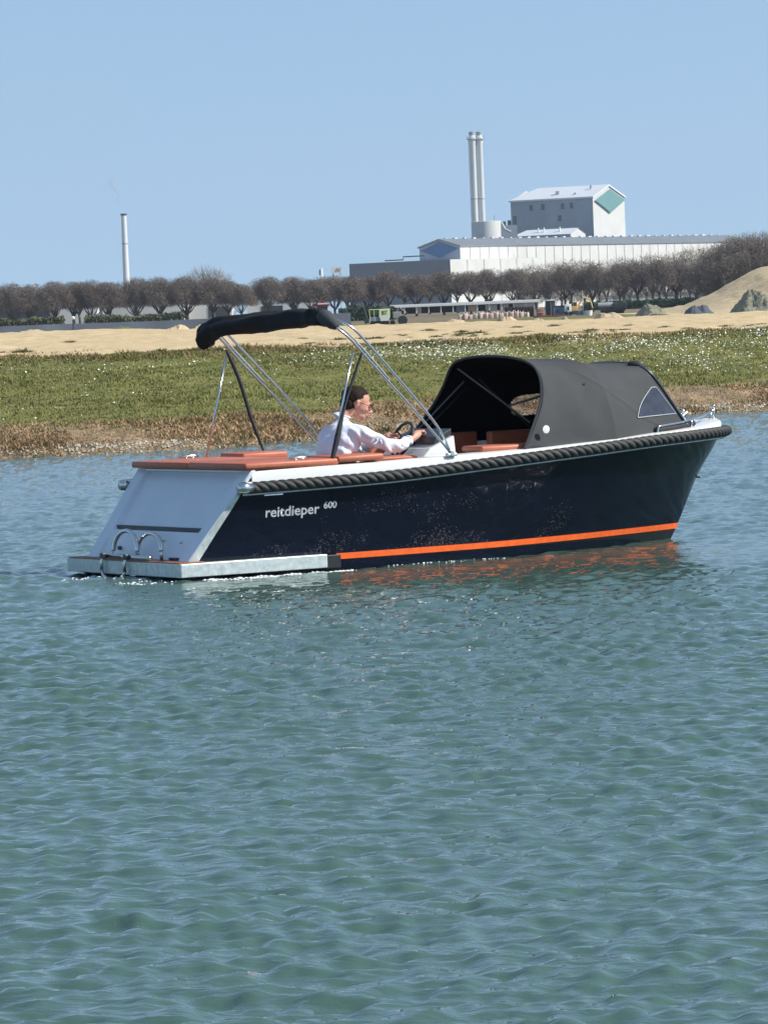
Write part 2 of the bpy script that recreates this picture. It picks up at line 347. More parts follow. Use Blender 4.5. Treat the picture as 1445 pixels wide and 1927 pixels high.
# plain water outside the rippled fan: near piece, left and right pieces
ex = [(-900, -300, 0), (900, -300, 0), (-900, 11, 0), (900, 11, 0), (-900, 120, 0), (900, 120, 0), (Xw[-1, 0], 96, 0), (Xw[-1, -1], 96, 0), (-900, 96, 0), (900, 96, 0)]
me = bpy.data.meshes.new('water')
nv = len(vw); me.vertices.add(nv + len(ex)); me.vertices.foreach_set('co', np.concatenate([vw, np.array(ex)]).ravel())
a0, a1, b0, b1 = idx[0, 0], idx[0, -1], idx[-1, 0], idx[-1, -1]
big = [(nv, nv + 1, nv + 3, a1, a0, nv + 2)] + [(nv + 2, a0, b0, nv + 8), (a1, nv + 3, nv + 9, b1)] + [(nv + 8, b0, b1, nv + 9, nv + 5, nv + 4)]
loops = np.concatenate([fc.ravel(), np.array([i for q in big for i in q])]); tot = np.concatenate([np.full(len(fc), 4), np.array([len(q) for q in big])])
me.loops.add(len(loops)); me.loops.foreach_set('vertex_index', loops.astype(np.int32)); me.polygons.add(len(tot))
me.polygons.foreach_set('loop_start', np.concatenate([[0], np.cumsum(tot)[:-1]]).astype(np.int32)); me.polygons.foreach_set('loop_total', tot.astype(np.int32))
me.polygons.foreach_set('use_smooth', np.ones(len(tot), bool)); me.update(); me.validate()
wm = bpy.data.materials.new('water'); wm.use_nodes = True; t = wm.node_tree; b = t.nodes['Principled BSDF']
b.inputs['Base Color'].default_value = (0.052, 0.102, 0.082, 1); b.inputs['Roughness'].default_value = 0.035; b.inputs['IOR'].default_value = 1.40
geo = t.nodes.new('ShaderNodeNewGeometry'); prev = None
for sc, stg, di, sq in ((9.0, 0.5, 0.022, 1.9), (24.0, 0.5, 0.008, 1.7)):
    mpn = t.nodes.new('ShaderNodeMapping'); mpn.inputs['Scale'].default_value = (1.0, sq, 1); mpn.inputs['Rotation'].default_value = (0, 0, math.radians(12))
    n = t.nodes.new('ShaderNodeTexNoise'); n.inputs['Scale'].default_value = sc * 0.62; n.inputs['Detail'].default_value = 3; n.inputs['Distortion'].default_value = 0.6
    t.links.new(geo.outputs['Position'], mpn.inputs[0]); t.links.new(mpn.outputs[0], n.inputs['Vector'])
    bu = t.nodes.new('ShaderNodeBump'); bu.inputs['Strength'].default_value = stg; bu.inputs['Distance'].default_value = di
    t.links.new(n.outputs['Fac'], bu.inputs['Height'])
    if prev: t.links.new(prev, bu.inputs['Normal'])
    prev = bu.outputs[0]
t.links.new(prev, b.inputs['Normal'])
me.materials.append(wm); tag(obj('water', me), kind='structure')

# ------------------------------------------------------------------ bank vegetation (stuff)
def blades(P, h, w, lean, m, name, per=5, spread=0.05, two=None):
    """many narrow triangles; P (n,3) roots, h heights"""
    n = len(P) * per; R = np.repeat(P, per, 0) + np.concatenate([rng.normal(0, spread, (n, 2)), np.zeros((n, 1))], 1)
    H = np.repeat(h, per) * rng.uniform(0.55, 1.15, n); a = rng.uniform(0, 2 * np.pi, n)
    dx = np.cos(a) * w * rng.uniform(0.6, 1.3, n); dy = np.sin(a) * w
    l = rng.normal(0, lean, (n, 2)) * H[:, None]
    A = R + np.stack([dx, dy, np.zeros(n)], 1); B = R - np.stack([dx, dy, np.zeros(n)], 1); C = R + np.stack([l[:, 0], l[:, 1], H], 1)
    V = np.stack([A, B, C], 1).reshape(-1, 3)
    me = bpy.data.meshes.new(name); me.vertices.add(len(V)); me.vertices.foreach_set('co', V.ravel())
    me.loops.add(len(V)); me.loops.foreach_set('vertex_index', np.arange(len(V), dtype=np.int32)); me.polygons.add(n)
    me.polygons.foreach_set('loop_start', np.arange(0, 3 * n, 3, dtype=np.int32)); me.polygons.foreach_set('loop_total', np.full(n, 3, np.int32)); me.update()
    for q in (m if isinstance(m, (list, tuple)) else [m]): me.materials.append(q)
    if isinstance(m, (list, tuple)): me.polygons.foreach_set('material_index', np.repeat(rng.integers(0, len(m), len(P)), per).astype(np.int32))
    return me
def fan_pts(n, s0, s1, ext=1.55, absY=False):
    n = int(n * 1.38)
    q = rng.uniform(-ext, ext, n); d = rng.uniform(s0, s1, n)
    if absY: Y = d; X = q * 722 / F * Y
    else:
        Y0 = 86.0; X = q * 722 / F * Y0; Y = shore_d(X) + d; X = q * 722 / F * Y
    return X, Y
g1 = mat('grass_blade', (0.150, 0.158, 0.045), 0.8, var=0.35, scale=0.5, spec=0.2); g2 = mat('pale_grass_blade', (0.22, 0.21, 0.075), 0.8, var=0.2, scale=0.5, spec=0.2)
r1 = mat('dead_reed', (0.48, 0.33, 0.19), 0.9, var=0.25, scale=0.6, spec=0.1); r2 = mat('brown_reed', (0.24, 0.155, 0.085), 0.9, var=0.25, scale=0.6, spec=0.1); r3 = mat('olive_reed', (0.12, 0.12, 0.045), 0.9, var=0.25, scale=0.6, spec=0.1)
X, Y = fan_pts(26000, 2.2, 30); k = Y < 107.5 + fbm(X * .35, Y * .3, 3, 77) * 3; X, Y = X[k], Y[k]
hh = 0.028 + 0.05 * np.clip(fbm(X * 0.6, Y * 0.4, 3, 5) + 0.45, 0, 1)
tag(obj('grass', blades(np.stack([X, Y, land_z(X, Y) - 0.01], 1), hh, 0.014, 0.5, [g1, g1, g2], 'grass', 5, 0.09)), kind='stuff', label='short green grass on the sloping far bank', cat='grass')
X, Y = fan_pts(15000, 0.0, 3.3); k = rng.uniform(0, 1, len(X)) < np.clip(1.25 - (Y - shore_d(X)) / 4.2 + fbm(X * 0.9, Y, 2, 9) * .6, 0, 1); X, Y = X[k], Y[k]
hh = 0.02 + 0.075 * np.clip(fbm(X * 0.8, Y * 0.8, 3, 15) * 1.8 + 0.4, 0, 1)
tag(obj('dead_reeds', blades(np.stack([X, Y, land_z(X, Y) - 0.02], 1), hh, 0.016, 0.7, [r1, r1, r2, r2, r3], 'dead_reeds', 6, 0.10)), kind='stuff', label='brown dead reeds along the water edge', cat='reeds')
X, Y = fan_pts(3000, 0, 1, absY=True); Y = 107 + fbm(X * 3, X, 2, 4) * 0 + rng.normal(0, 1.6, len(X)); X = rng.uniform(-1.55, 1.55, len(X)) * 722 / F * Y
hh = 0.05 + 0.14 * np.clip(fbm(X * 0.8, Y * 0.5, 3, 25) + 0.15, 0, 1)
tag(obj('scrub_edge', blades(np.stack([X, Y, land_z(X, Y) - 0.01], 1), hh, 0.02, 0.6, [r3, g1, r2], 'scrub_edge', 7, 0.12)), kind='stuff', label='dark weedy fringe between the grass and the sand', cat='weeds')
# white flowers
fw = mat('white_petals', (0.78, 0.78, 0.66), 0.8, var=0.06, scale=3)
def flower_mesh(P, sz, name):
    n = len(P); a = rng.uniform(0, 6.28, n); s_ = sz * rng.uniform(0.5, 1.4, n)
    t1 = np.stack([np.cos(a), np.sin(a), rng.normal(0, 0.25, n)], 1) * s_[:, None]; t2 = np.stack([-np.sin(a) * .7, np.cos(a) * .7 , np.abs(rng.normal(0.6, 0.35, n))], 1) * s_[:, None] * 0.7
    V = np.stack([P + t1, P + t2, P - t1, P - t2], 1).reshape(-1, 3)
    return mesh_data(name, V, np.arange(4 * n).reshape(n, 4), fw)
PX = []; 
X, Y = fan_pts(110000, 3, 30); q = X / Y * F / 722
dens = 0.0035 + 0.75 * np.clip((q + 0.35) / 0.6, 0.10, 1) * np.exp(-((Y - 102.5 - 1.0 * q) / 2.6) ** 2) * np.clip(0.35 + 1.6 * fbm(X * 0.8, Y * 0.35, 3, 31), 0, 1) \
     + 0.26 * np.clip((q - 0.25) / 0.3, 0, 1) * np.clip(fbm(X * 0.9, Y * 0.4, 3, 32) * 2, 0, 1) * (Y > 96) + 0.10 * np.clip(fbm(X * 1.7, Y * 0.8, 2, 36) * 3 - 0.95, 0, 1)
k = (rng.uniform(0, 1, len(X)) < dens) & (Y < 106.5) & (Y > shore_d(X) + 4); X, Y = X[k], Y[k]
tag(obj('white_flowers', flower_mesh(np.stack([X, Y, land_z(X, Y) + rng.uniform(0.05, 0.14, len(X))], 1), 0.019, 'white_flowers')), kind='stuff', label='small white flowers scattered through the bank grass', cat='flowers')
# stones and washed-up bits at the water line
X, Y = fan_pts(1500, -0.05, 0.7); sb = MB()
for x, y in zip(X, Y):
    r = random.uniform(0.015, 0.05); z = float(land_z(x, y)); a = random.uniform(0, 3)
    v = [(x + r * math.cos(a + k * 1.57) * random.uniform(.6, 1.4), y + r * math.sin(a + k * 1.57), z) for k in range(4)] + [(x, y, z + r * random.uniform(.5, 1.1))]
    sb.add(v, [(0, 1, 4), (1, 2, 4), (2, 3, 4), (3, 0, 4)])
tag(sb.build('shore_stones', MT['stone']), kind='stuff', label='pale pebbles and litter lining the water edge', cat='stones')
# ================================================================== THE BOAT (local: x forward, y to port, z up from the water)
boat = empty('motor_launch', (XO, YO, 0), TH)
tag(boat, 'navy motor launch with orange waterline, black rope fender and dark spray hood on the water', 'boat')
def stem_s(z): return smooth_lut(z, [-0.3, 0.026, 0.154, 0.557, 0.87, 1.02], [5.70, 5.927, 6.007, 6.229, 6.450, 6.525])
def stern_s(z): return np.where(z < 0.17, 0.17, 0.17 + (z - 0.17) * 0.795)
SHX, SHZ = [0.7, 2.0, 3.1, 4.26, 5.4, 6.2, 6.7], [0.772, 0.800, 0.862, 0.930, 0.985, 1.000, 0.995]
def sheer(s): return smooth_lut(s, SHX, SHZ)
def bg_(q): return smooth_lut(q, [0, .2, .4, .55, .7, .8, .88, .94, .98, 1.0], [1.07, 1.12, 1.13, 1.10, .98, .83, .63, .42, .20, 0.0])
def bw_(q): return smooth_lut(q, [0, .3, .5, .7, .85, .95, 1.0], [.95, 1.0, .95, .68, .36, .12, 0.0])
def hull_pt(q, w):
    """q 0..1 along, w -0.3..1: 0 = water line, 1 = sheer"""
    s_top = 0.78 + q * 5.75; zs = sheer(s_top); z = np.where(w >= 0, w * zs, w * 1.0)
    a, b_ = stern_s(z), stem_s(z); s = a + q * (b_ - a)
    wf = np.clip(w, 0, 1); bw = bw_(q); bgv = bg_(q)
    y = bw + (bgv - bw) * (0.55 * wf + 0.45 * wf ** 2.2)
    y = np.where(w < 0, bw * (1 + w * 1.5), y)
    return s, y, z
def hull_y(s, z):
    """half breadth at s, z (numeric inverse)"""
    q = (s - stern_s(z)) / (stem_s(z) - stern_s(z)); zs = sheer(0.78 + q * 5.75); return hull_pt(q, z / zs)[1]
nq = 90; ws = np.concatenate([np.linspace(-0.3, 0, 5), np.linspace(0.04, 1, 22)])
qs = 1 - (1 - np.linspace(0, 1, nq)) ** 1.25
def side(sg):
    v = []; 
    for w in ws:
        s, y, z = hull_pt(qs, np.full(nq, w)); v += [(s[i], sg * y[i], z[i]) for i in range(nq)]
    return v
hv = side(-1); n1 = len(hv); hv += side(1); hf = []
for j in range(len(ws) - 1):
    for i in range(nq - 1):
        a = j * nq + i; hf.append((a, a + 1, a + nq + 1, a + nq)); a += n1; hf.append((a, a + nq, a + nq + 1, a + 1))
for j in range(8): hf.append((j * nq, j * nq + nq, n1 + (j + 1) * nq, n1 + j * nq))       # closed stern
hull = MB().add(hv, hf).build('hull', MT['navy'], boat, auto=40)
# boot stripe and antifouling as thin shells proud of the hull
def shell(name, za, zb, s0, m, off, parent):
    B = MB(); ns = 80
    for sg in (-1, 1):
        v = []; rows = 4
        for j in range(rows):
            z = za + (zb - za) * j / (rows - 1); e = float(stem_s(np.array(z)))
            for i in range(ns):
                s = s0 + (e - s0) * (1 - (1 - i / (ns - 1)) ** 1.3); y = float(hull_y(np.array(s), np.array(z))) if i < ns - 1 else 0.0
                v.append((s + (off if i == ns - 1 else 0), sg * (y + off), z))
        B.add(v, [(j * ns + i, j * ns + i + 1, (j + 1) * ns + i + 1, (j + 1) * ns + i)[::-sg] for j in range(rows - 1) for i in range(ns - 1)])
    return B.build(name, m, parent, smooth=True)
shell('boot_stripe', 0.098, 0.152, 1.63, MT['stripe'], 0.004, hull)
shell('antifouling', -0.28, 0.094, 0.4, MT['antifoul'], 0.003, hull)
# hull lettering
def letters(txt, size, s0, z0, slope, squash=1.0):
    cu = bpy.data.curves.new('lettering', 'FONT'); cu.body = txt; cu.size = size; cu.offset = 0.0022; cu.resolution_u = 3
    o = bpy.data.objects.new('tmp', cu); COL.objects.link(o); bpy.context.view_layer.update()
    me = bpy.data.meshes.new_from_object(o.evaluated_get(bpy.context.evaluated_depsgraph_get())); bpy.data.objects.remove(o)
    for v in me.vertices:
        s = s0 + v.co.x * squash; z = z0 + v.co.y + v.co.x * slope
        v.co = (s, -(float(hull_y(np.array(s), np.array(z))) + 0.004), z)
    me.materials.append(MT['letter']); me.name = 'lettering'; return obj('lettering', me, hull)
letters('reitdieper', 0.127, 0.905, 0.515, 0.014, 1.06); letters('600', 0.085, 1.487, 0.562, 0.012, 1.05)
MB().tube([(6.25, -0.035, 0.575), (6.28, -0.02, 0.575), (6.29, 0.0, 0.575), (6.28, 0.02, 0.575), (6.25, 0.035, 0.575)], 0.010, 6).build('bow_eye', MT['steel'], hull, smooth=True)
MB().box((0.98, -1.078, 0.715), (0.19, 0.008, 0.014)).build('name_strip', MT['steel'], hull)
# pale beads imitating water glitter mirrored in the navy side
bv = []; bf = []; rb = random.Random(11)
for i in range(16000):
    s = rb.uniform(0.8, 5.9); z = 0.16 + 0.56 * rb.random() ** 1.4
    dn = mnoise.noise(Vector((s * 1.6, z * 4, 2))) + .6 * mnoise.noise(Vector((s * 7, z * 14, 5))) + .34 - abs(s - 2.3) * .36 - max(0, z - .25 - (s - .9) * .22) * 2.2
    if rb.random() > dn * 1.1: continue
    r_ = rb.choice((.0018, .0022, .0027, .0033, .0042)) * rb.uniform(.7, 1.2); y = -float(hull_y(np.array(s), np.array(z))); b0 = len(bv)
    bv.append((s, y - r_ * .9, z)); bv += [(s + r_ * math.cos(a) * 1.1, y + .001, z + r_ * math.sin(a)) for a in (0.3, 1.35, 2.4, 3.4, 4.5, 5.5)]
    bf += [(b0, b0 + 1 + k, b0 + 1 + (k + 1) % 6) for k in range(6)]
tag(MB().add(bv, bf).build('glitter_beads', MT['bead'], hull), kind='stuff')
# rub rail under the rope + rope fender
QR = np.linspace(0, 1, 500); qq = 1 - (1 - QR) ** 1.6
def rail_line(off, dz):
    s, y, z = hull_pt(qq, np.ones(500)); zr = sheer(np.clip(s, 0.7, 6.7)) + dz
    R = [Vector((s[i], -y[i], zr[i])) for i in range(500)]; L = [Vector((s[i], y[i], zr[i])) for i in range(500)][::-1][1:]
    P = R + L; out = []
    for i, p in enumerate(P):
        a = P[max(i - 1, 0)]; b_ = P[min(i + 1, len(P) - 1)]; tt = (b_ - a); tt.z = 0; tt.normalize(); out.append(p + Vector((tt.y, -tt.x, 0)) * off)
    # resample evenly
    d = [0.0]
    for i in range(1, len(out)): d.append(d[-1] + (out[i] - out[i - 1]).length)
    n = int(d[-1] / 0.009); dd = np.linspace(0, d[-1], n); A = np.array([tuple(p) for p in out])
    return [Vector(q) for q in np.stack([np.interp(dd, d, A[:, k]) for k in range(3)], 1)]
rl = rail_line(0.012, -0.022)
B = MB(); v = []; n = 8; prof = [(-0.02, -0.035), (0.02, -0.035), (0.038, -0.02), (0.038, 0.035), (0.02, 0.06), (-0.02, 0.06)]
pts = rl[::4]; npf = len(prof); f = []
for i, p in enumerate(pts):
    tt = pts[min(i + 1, len(pts) - 1)] - pts[max(i - 1, 0)]; tt.z = 0; tt.normalize(); nn = Vector((tt.y, -tt.x, 0))
    v += [p + nn * a + Vector((0, 0, z)) for a, z in prof]
    if i: f += [((i - 1) * npf + k, (i - 1) * npf + (k + 1) % npf, i * npf + (k + 1) % npf, i * npf + k) for k in range(npf)]
rail = B.add(v, f).build('rub_rail', MT['rubber'], boat, auto=35)
tr = rail_line(0.050, -0.044)[::4]; MB().tube(tr, 0.0065, 6).build('trim_line', MT['alu'], rail, smooth=True)
rp = rail_line(0.062, 0.018); v = []; f = []; n = 30; R0 = 0.047
for i, p in enumerate(rp):
    tt = (rp[min(i + 1, len(rp) - 1)] - rp[max(i - 1, 0)]).normalized(); nn = Vector((tt.y, -tt.x, 0)).normalized(); bb = tt.cross(nn)
    tw = i * 0.009 / 0.27 * 2 * math.pi
    for k in range(n):
        a = 2 * math.pi * k / n; lobe = abs(math.cos(1.5 * (a - tw))); r = R0 * (0.62 + 0.44 * lobe ** 0.55)
        v.append(p + (nn * math.cos(a) + bb * math.sin(a)) * r)
    if i: f += [((i - 1) * n + k, (i - 1) * n + (k + 1) % n, i * n + (k + 1) % n, i * n + k) for k in range(n)]
f += [tuple(range(n))[::-1], tuple((len(rp) - 1) * n + k for k in range(n))]
rope = MB().add(v, f).build('fender_rope', MT['rope'], boat, smooth=True)
for e, d in ((0, 9), (-1, -10)):
    MB().tube([rp[e] + (rp[e] - rp[d]) * 0.55, rp[e], rp[d]], [0.046, 0.053, 0.053], 16).build('end_cap', MT['steel'], rope, smooth=True)
# white deck rim: band from the rub rail up to the deck edge, deck surface, cockpit well
DZX, DZZ = [0.76, 2.2, 2.8, 3.7, 4.3, 4.8, 5.3, 5.9, 6.3, 6.55], [0.938, 0.948, 0.964, 0.984, 1.008, 1.030, 1.055, 1.085, 1.118, 1.135]
def deck_z(s): return smooth_lut(s, DZX, DZZ)
nd = 120; qd = 1 - (1 - np.linspace(0, 1, nd)) ** 1.5
sd_, yd_, zd_ = hull_pt(qd, np.ones(nd)); sd_ = sd_ * 1.0
kx = (6.53 - 0.78) / (sd_[-1] - sd_[0]); sd_ = 0.775 + (sd_ - sd_[0]) * kx
zdk = deck_z(sd_)
def ring(inset, z, fwd=0.0): return [(sd_[i] - fwd * qd[i], max(yd_[i] - inset, 0.0), z[i]) for i in range(nd)]
zin = sheer(sd_) + 0.02
rings = [ring(0.0, zin), ring(0.0, zdk - 0.03, 0.0), ring(0.008, zdk - 0.010, 0.008), ring(0.03, zdk, 0.03), ring(0.20, zdk + 0.004, 0.16)]
v = []; f = []
for sg in (-1, 1):
    b0 = len(v)
    for r_ in rings: v += [(s, sg * y, z) for s, y, z in r_]
    for j in range(len(rings) - 1):
        for i in range(nd - 1):
            a = b0 + j * nd + i; q = (a, a + 1, a + nd + 1, a + nd); f.append(q if sg < 0 else q[::-1])
    # inner coaming wall down into the cockpit for s < 5.2
    b1 = len(v); kk = [i for i in range(nd) if sd_[i] < 5.25]
    for i in kk: s, y, z = rings[4][i]; v.append((s, sg * min(y, 0.80 * float(bw_(np.array(min(1.0, (s - 0.1) / 5.83)))) ), 0.28 + 0.6 * max(0.0, s - 4.2)))
    for m_ in range(len(kk) - 1):
        a = b0 + 4 * nd + m_; f.append((a, a + 1, b1 + m_ + 1, b1 + m_))
# foredeck plate
kk = [i for i in range(nd) if sd_[i] > 5.15]
for i0, i1 in zip(kk[:-1], kk[1:]):
    b0 = len(v)
    v += [(rings[4][i0][0], -rings[4][i0][1], rings[4][i0][2]), (rings[4][i1][0], -rings[4][i1][1], rings[4][i1][2]), (rings[4][i1][0], rings[4][i1][1], rings[4][i1][2]), (rings[4][i0][0], rings[4][i0][1], rings[4][i0][2])]
    f.append((b0, b0 + 1, b0 + 2, b0 + 3))
deck = MB().add(v, f).build('deck', MT['gel'], boat, auto=40)
MB().prism([(0.9, -0.88), (3.6, -0.85), (4.6, -0.52), (5.1, -0.28), (5.1, 0.28), (4.6, 0.52), (3.6, 0.85), (0.9, 0.88)], 'z', 0.25, 0.28).build('cockpit_floor', MT['teak'], deck)
MB().prism([(-0.25, 0.28), (0.25, 0.28), (0.58, 0.85), (0.64, 1.03), (-0.64, 1.03), (-0.58, 0.85)], 'x', 5.10, 5.13).build('bulkhead', MT['gel_sky_grey'], deck)
# raked transom: wings, recessed panel, lower locker
def sl(z): return 0.17 + (z - 0.17) * 0.795
B = MB()
for sg in (-1, 1):
    pts = []
    for z in (0.165, 0.40, 0.70, 0.938):
        yo = float(hull_pt(np.array(0.0), np.array(min(z / 0.772, 1.0)))[1]) + 0.006; x = sl(z) - 0.012
        pts.append([(x, sg * yo, z), (x, sg * (yo - 0.175), z), (x + 0.06, sg * (yo - 0.20), z - 0.0), (x + 0.05, sg * yo, z)])
    v = [p for r_ in pts for p in r_]; f = []
    for j in range(3):
        for k in range(4): f.append((j * 4 + k, j * 4 + (k + 1) % 4, (j + 1) * 4 + (k + 1) % 4, (j + 1) * 4 + k)[::sg])
    f.append((0, 1, 2, 3)); f.append((15, 14, 13, 12)); MB().add(v, f).build('transom_wing', MT['gel_sky_grey'], boat, bevel=0.008)

# bright metal edge along the slanted side of the hull
B = MB()
for sg in (-1, 1):
    v = []
    for z in (0.165, 0.40, 0.62, 0.80, 0.90):
        yo = float(hull_pt(np.array(0.0), np.array(min(z / 0.772, 1.0)))[1]) + 0.009; x = sl(z) - 0.005; w_ = lut(z, [0.165, 0.7, 0.9], [0.10, 0.055, 0.02])
        v += [(x, sg * yo, z), (x + w_, sg * (yo + 0.001), z), (x + w_, sg * (yo - 0.02), z), (x, sg * (yo - 0.02), z)]
    f = [(j * 4 + k, j * 4 + (k + 1) % 4, (j + 1) * 4 + (k + 1) % 4, (j + 1) * 4 + k)[::-sg] for j in range(4) for k in range(4)]
    MB().add(v, f).build('edge_trim', MT['alu'], boat)
B = MB(); z1 = 0.44
B.prism([(sl(z1) + 0.045, z1), (sl(0.935) + 0.03, 0.935), (sl(0.935) + 0.08, 0.935), (sl(z1) + 0.10, z1)], 'y', -0.90, 0.90)
tp = B.build('transom_panel', MT['gel_sky_grey'], boat, bevel=0.006)
B = MB(); B.prism([(0.20, 0.160), (0.335, 0.40), (0.345, 0.405), (sl(0.41) + 0.10, 0.405), (0.45, 0.16)], 'y', -0.905, 0.905); B.build('transom_locker', MT['gel_sky_grey'], boat, bevel=0.012)
MB().box((0.47, 0, 0.424), (0.16, 1.80, 0.034)).build('locker_gap', MT['dark'], boat)
MB().box((sl(0.938) + 0.05, 0, 0.927), (0.14, 2.10, 0.022), bev=0.006).build('transom_cap', MT['gel'], boat)
# swim platform wrapping the stern
B = MB(); py_ = 1.10
outer = [(0.0, -py_ + 0.02), (0.02, -py_), (1.485, -py_ - 0.01), (1.485, -0.9), (0.3, -0.9), (0.3, 0.9), (1.485, 0.9), (1.485, py_ + 0.01), (0.02, py_), (0.0, py_ - 0.02)]
pf = B.prism(outer, 'z', 0.036, 0.155).build('swim_platform', MT['alu'], boat, bevel=0.006)
B = MB()
for k in range(7):                                       # planked top with caulking gaps
    x0 = 0.016 + k * 0.036; B.box((x0 + 0.017, 0, 0.161), (0.032, 2.15, 0.010))
B.build('platform_planks', MT['teak'], pf)
for y in (-1.07, 1.07): MB().box((1.56, y, 0.085), (0.15, 0.04, 0.12), bev=0.006).build('platform_bracket', MT['antifoul'], pf)
# small catches and the drain fitting on the lower locker
for y, z in ((-.28, .33), (-.62, .32)): MB().box((0.20 + (z - .16) * .563 - .008, y, z), (0.012, 0.045, 0.020), bev=.004).build('locker_catch', MT['steel'], boat)
MB().tube([(0.205, 0.45, 0.25), (0.235, 0.45, 0.25)], 0.018, 12).build('drain_fitting', MT['dark'], boat)
# boarding ladder
lad = None
def hoop(s, y0, y1, z0, z1, r=0.014, low=None):
    c = 0.5 * (y0 + y1); w = 0.5 * abs(y1 - y0); pts = [(s, y0, z0 - 0.012)]
    for k in range(0, 13): a = math.pi * k / 12; pts.append((s + 0.02 * math.sin(a), c + (y0 - c) * math.cos(a), z0 + (z1 - z0) * math.sin(a)))
    pts.append((s, y1, z0 - 0.012)); return pts
B = MB(); B.tube(hoop(0.10, 0.33, -0.12, 0.25, 0.42), 0.020, 12); B.tube(hoop(0.16, -0.02, -0.47, 0.26, 0.40), 0.020, 12)
for y in (0.33, -0.12): B.tube([(0.10, y, 0.25), (0.06, y, 0.20), (-0.015, y, 0.19), (-0.030, y, 0.15), (-0.032, y, 0.06)], 0.0155, 10)
B.tube([(-0.032, 0.33, 0.07), (-0.032, 0.30, 0.02), (-0.032, 0.22, -0.005), (-0.032, 0.0, -0.005), (-0.032, -0.09, 0.02), (-0.032, -0.12, 0.07)], 0.0155, 10)
for y in (-0.02, -0.47): B.tube([(0.16, y, 0.27), (0.16, y, 0.165)], 0.0155, 10)
lad = B.build('boarding_ladder', MT['steel'], boat, smooth=True)
MB().tube([(0.03, 0.36, 0.196), (0.03, -0.50, 0.196)], 0.022, 10).build('hinge_tube', MT['steel'], lad, smooth=True)
for y in (0.33, -0.12): MB().box((-0.012, y, 0.197), (0.05, 0.05, 0.05), bev=0.008).build('hinge_block', MT['dark'], lad)
MB().box((0.24, -0.62, 0.18), (0.10, 0.16, 0.022), bev=0.006).build('deck_chock', MT['dark'], pf)
# sun cushions on the stern deck
def cushion(name, x0, x1, y0, y1, z0, z1, parent=boat, m='cushion', rnd=0.02, rz=0, ry=0):
    B = MB(); B.box(((x0 + x1) / 2, (y0 + y1) / 2, (z0 + z1) / 2), (x1 - x0, abs(y1 - y0), z1 - z0), bev=rnd, rz=rz, ry=ry); return B.build(name, MT[m], parent, auto=50)
cushion('sun_cushion', 0.70, 1.66, -1.09, -0.006, 0.944, 1.004); cushion('sun_cushion', 0.70, 1.60, 0.006, 1.09, 0.944, 1.004)
cushion('sun_cushion', 1.62, 2.10, 0.62, 1.07, 0.955, 1.035); cushion('backrest_cushion', 1.64, 2.12, -1.10, -0.45, 0.966, 1.022, ry=-0.015)
cushion('backrest_cushion', 2.0, 2.55, -0.98, -0.30, 0.952, 0.985); cushion('helm_seat', 1.80, 2.25, -0.85, 0.1, 0.50, 0.62)
MB().box((1.30, 0, 0.60), (0.95, 1.8, 0.66)).build('aft_locker', MT['gel_sky_grey'], boat)
MB().box((2.02, 0, 0.39), (0.45, 0.9, 0.22)).build('seat_base', MT['gel_sky_grey'], boat)
# port and starboard cleats near the stern and on the bow
def cleat(s, y, z, k=1.0, rz=0.0):
    c = empty('cleat', (s, y, z), rz, boat); B = MB()
    B.tube([(-0.10 * k, 0, 0.045 * k), (-0.05 * k, 0, 0.050 * k), (0.05 * k, 0, 0.050 * k), (0.10 * k, 0, 0.045 * k)], [0.008 * k, 0.015 * k, 0.015 * k, 0.008 * k], 8)
    for x in (-0.035, 0.035): B.tube([(x * k, 0, -0.002), (x * k, 0, 0.05 * k)], 0.011 * k, 8)
    bpy.data.objects.remove(c); me = mesh_data('cleat', B.v, B.f, MT['steel'], True); return obj('cleat', me, boat, (s, y, z), rz)
cleat(1.28, -1.03, 0.945 + 0.03, 1.0); cleat(1.28, 1.03, 0.975, 1.0); cleat(5.95, -0.30, 1.09, 0.8, 0.3); cleat(5.95, 0.30, 1.09, 0.8, -0.3)
# steering console and wheel
B = MB(); B.prism([(2.66, 0.95), (2.74, 1.03), (3.005, 1.140), (3.02, 0.95), (3.02, 0.3), (2.66, 0.3)], 'y', -0.86, -0.10)
con = B.build('steering_console', MT['gel'], boat, bevel=0.012)
MB().prism([(2.80, 1.075), (2.84, 1.135), (3.00, 1.205), (3.005, 1.148), (2.82, 1.07)], 'y', -0.82, -0.14).build('dashboard', MT['dark'], con, bevel=0.01)
wh = []; wc = Vector((2.70, -0.44, 1.115)); 
for k in range(25): a = 2 * math.pi * k / 24; wh.append(wc + Vector((0.07 * math.sin(a), 0.165 * math.cos(a), 0.15 * math.sin(a))))
B = MB().tube(wh, 0.014, 8, caps=False)
for a in (0.5, 2.6, 4.7): B.tube([wc + Vector((0.03, 0, 0)), wc + Vector((0.07 * math.sin(a), 0.165 * math.cos(a), 0.15 * math.sin(a)))], 0.009, 6)
B.tube([wc + Vector((0.02, 0, 0.0)), wc + Vector((0.12, 0, -0.05))], 0.03, 10); B.build('steering_wheel', MT['rubber'], con, smooth=True)
# forward seats under the hood
cushion('forward_seat', 3.3, 4.5, 0.30, 0.75, 0.60, 0.70); cushion('seat_back', 3.10, 4.30, 0.83, 0.92, 0.66, 1.11); cushion('seat_back', 4.32, 5.0, 0.62, 0.72, 0.66, 1.11)
cushion('seat_cushion', 3.22, 3.95, -0.98, -0.62, 0.975, 1.03); cushion('forward_seat', 3.6, 4.5, -0.75, -0.30, 0.60, 0.70)
HOFF = -1
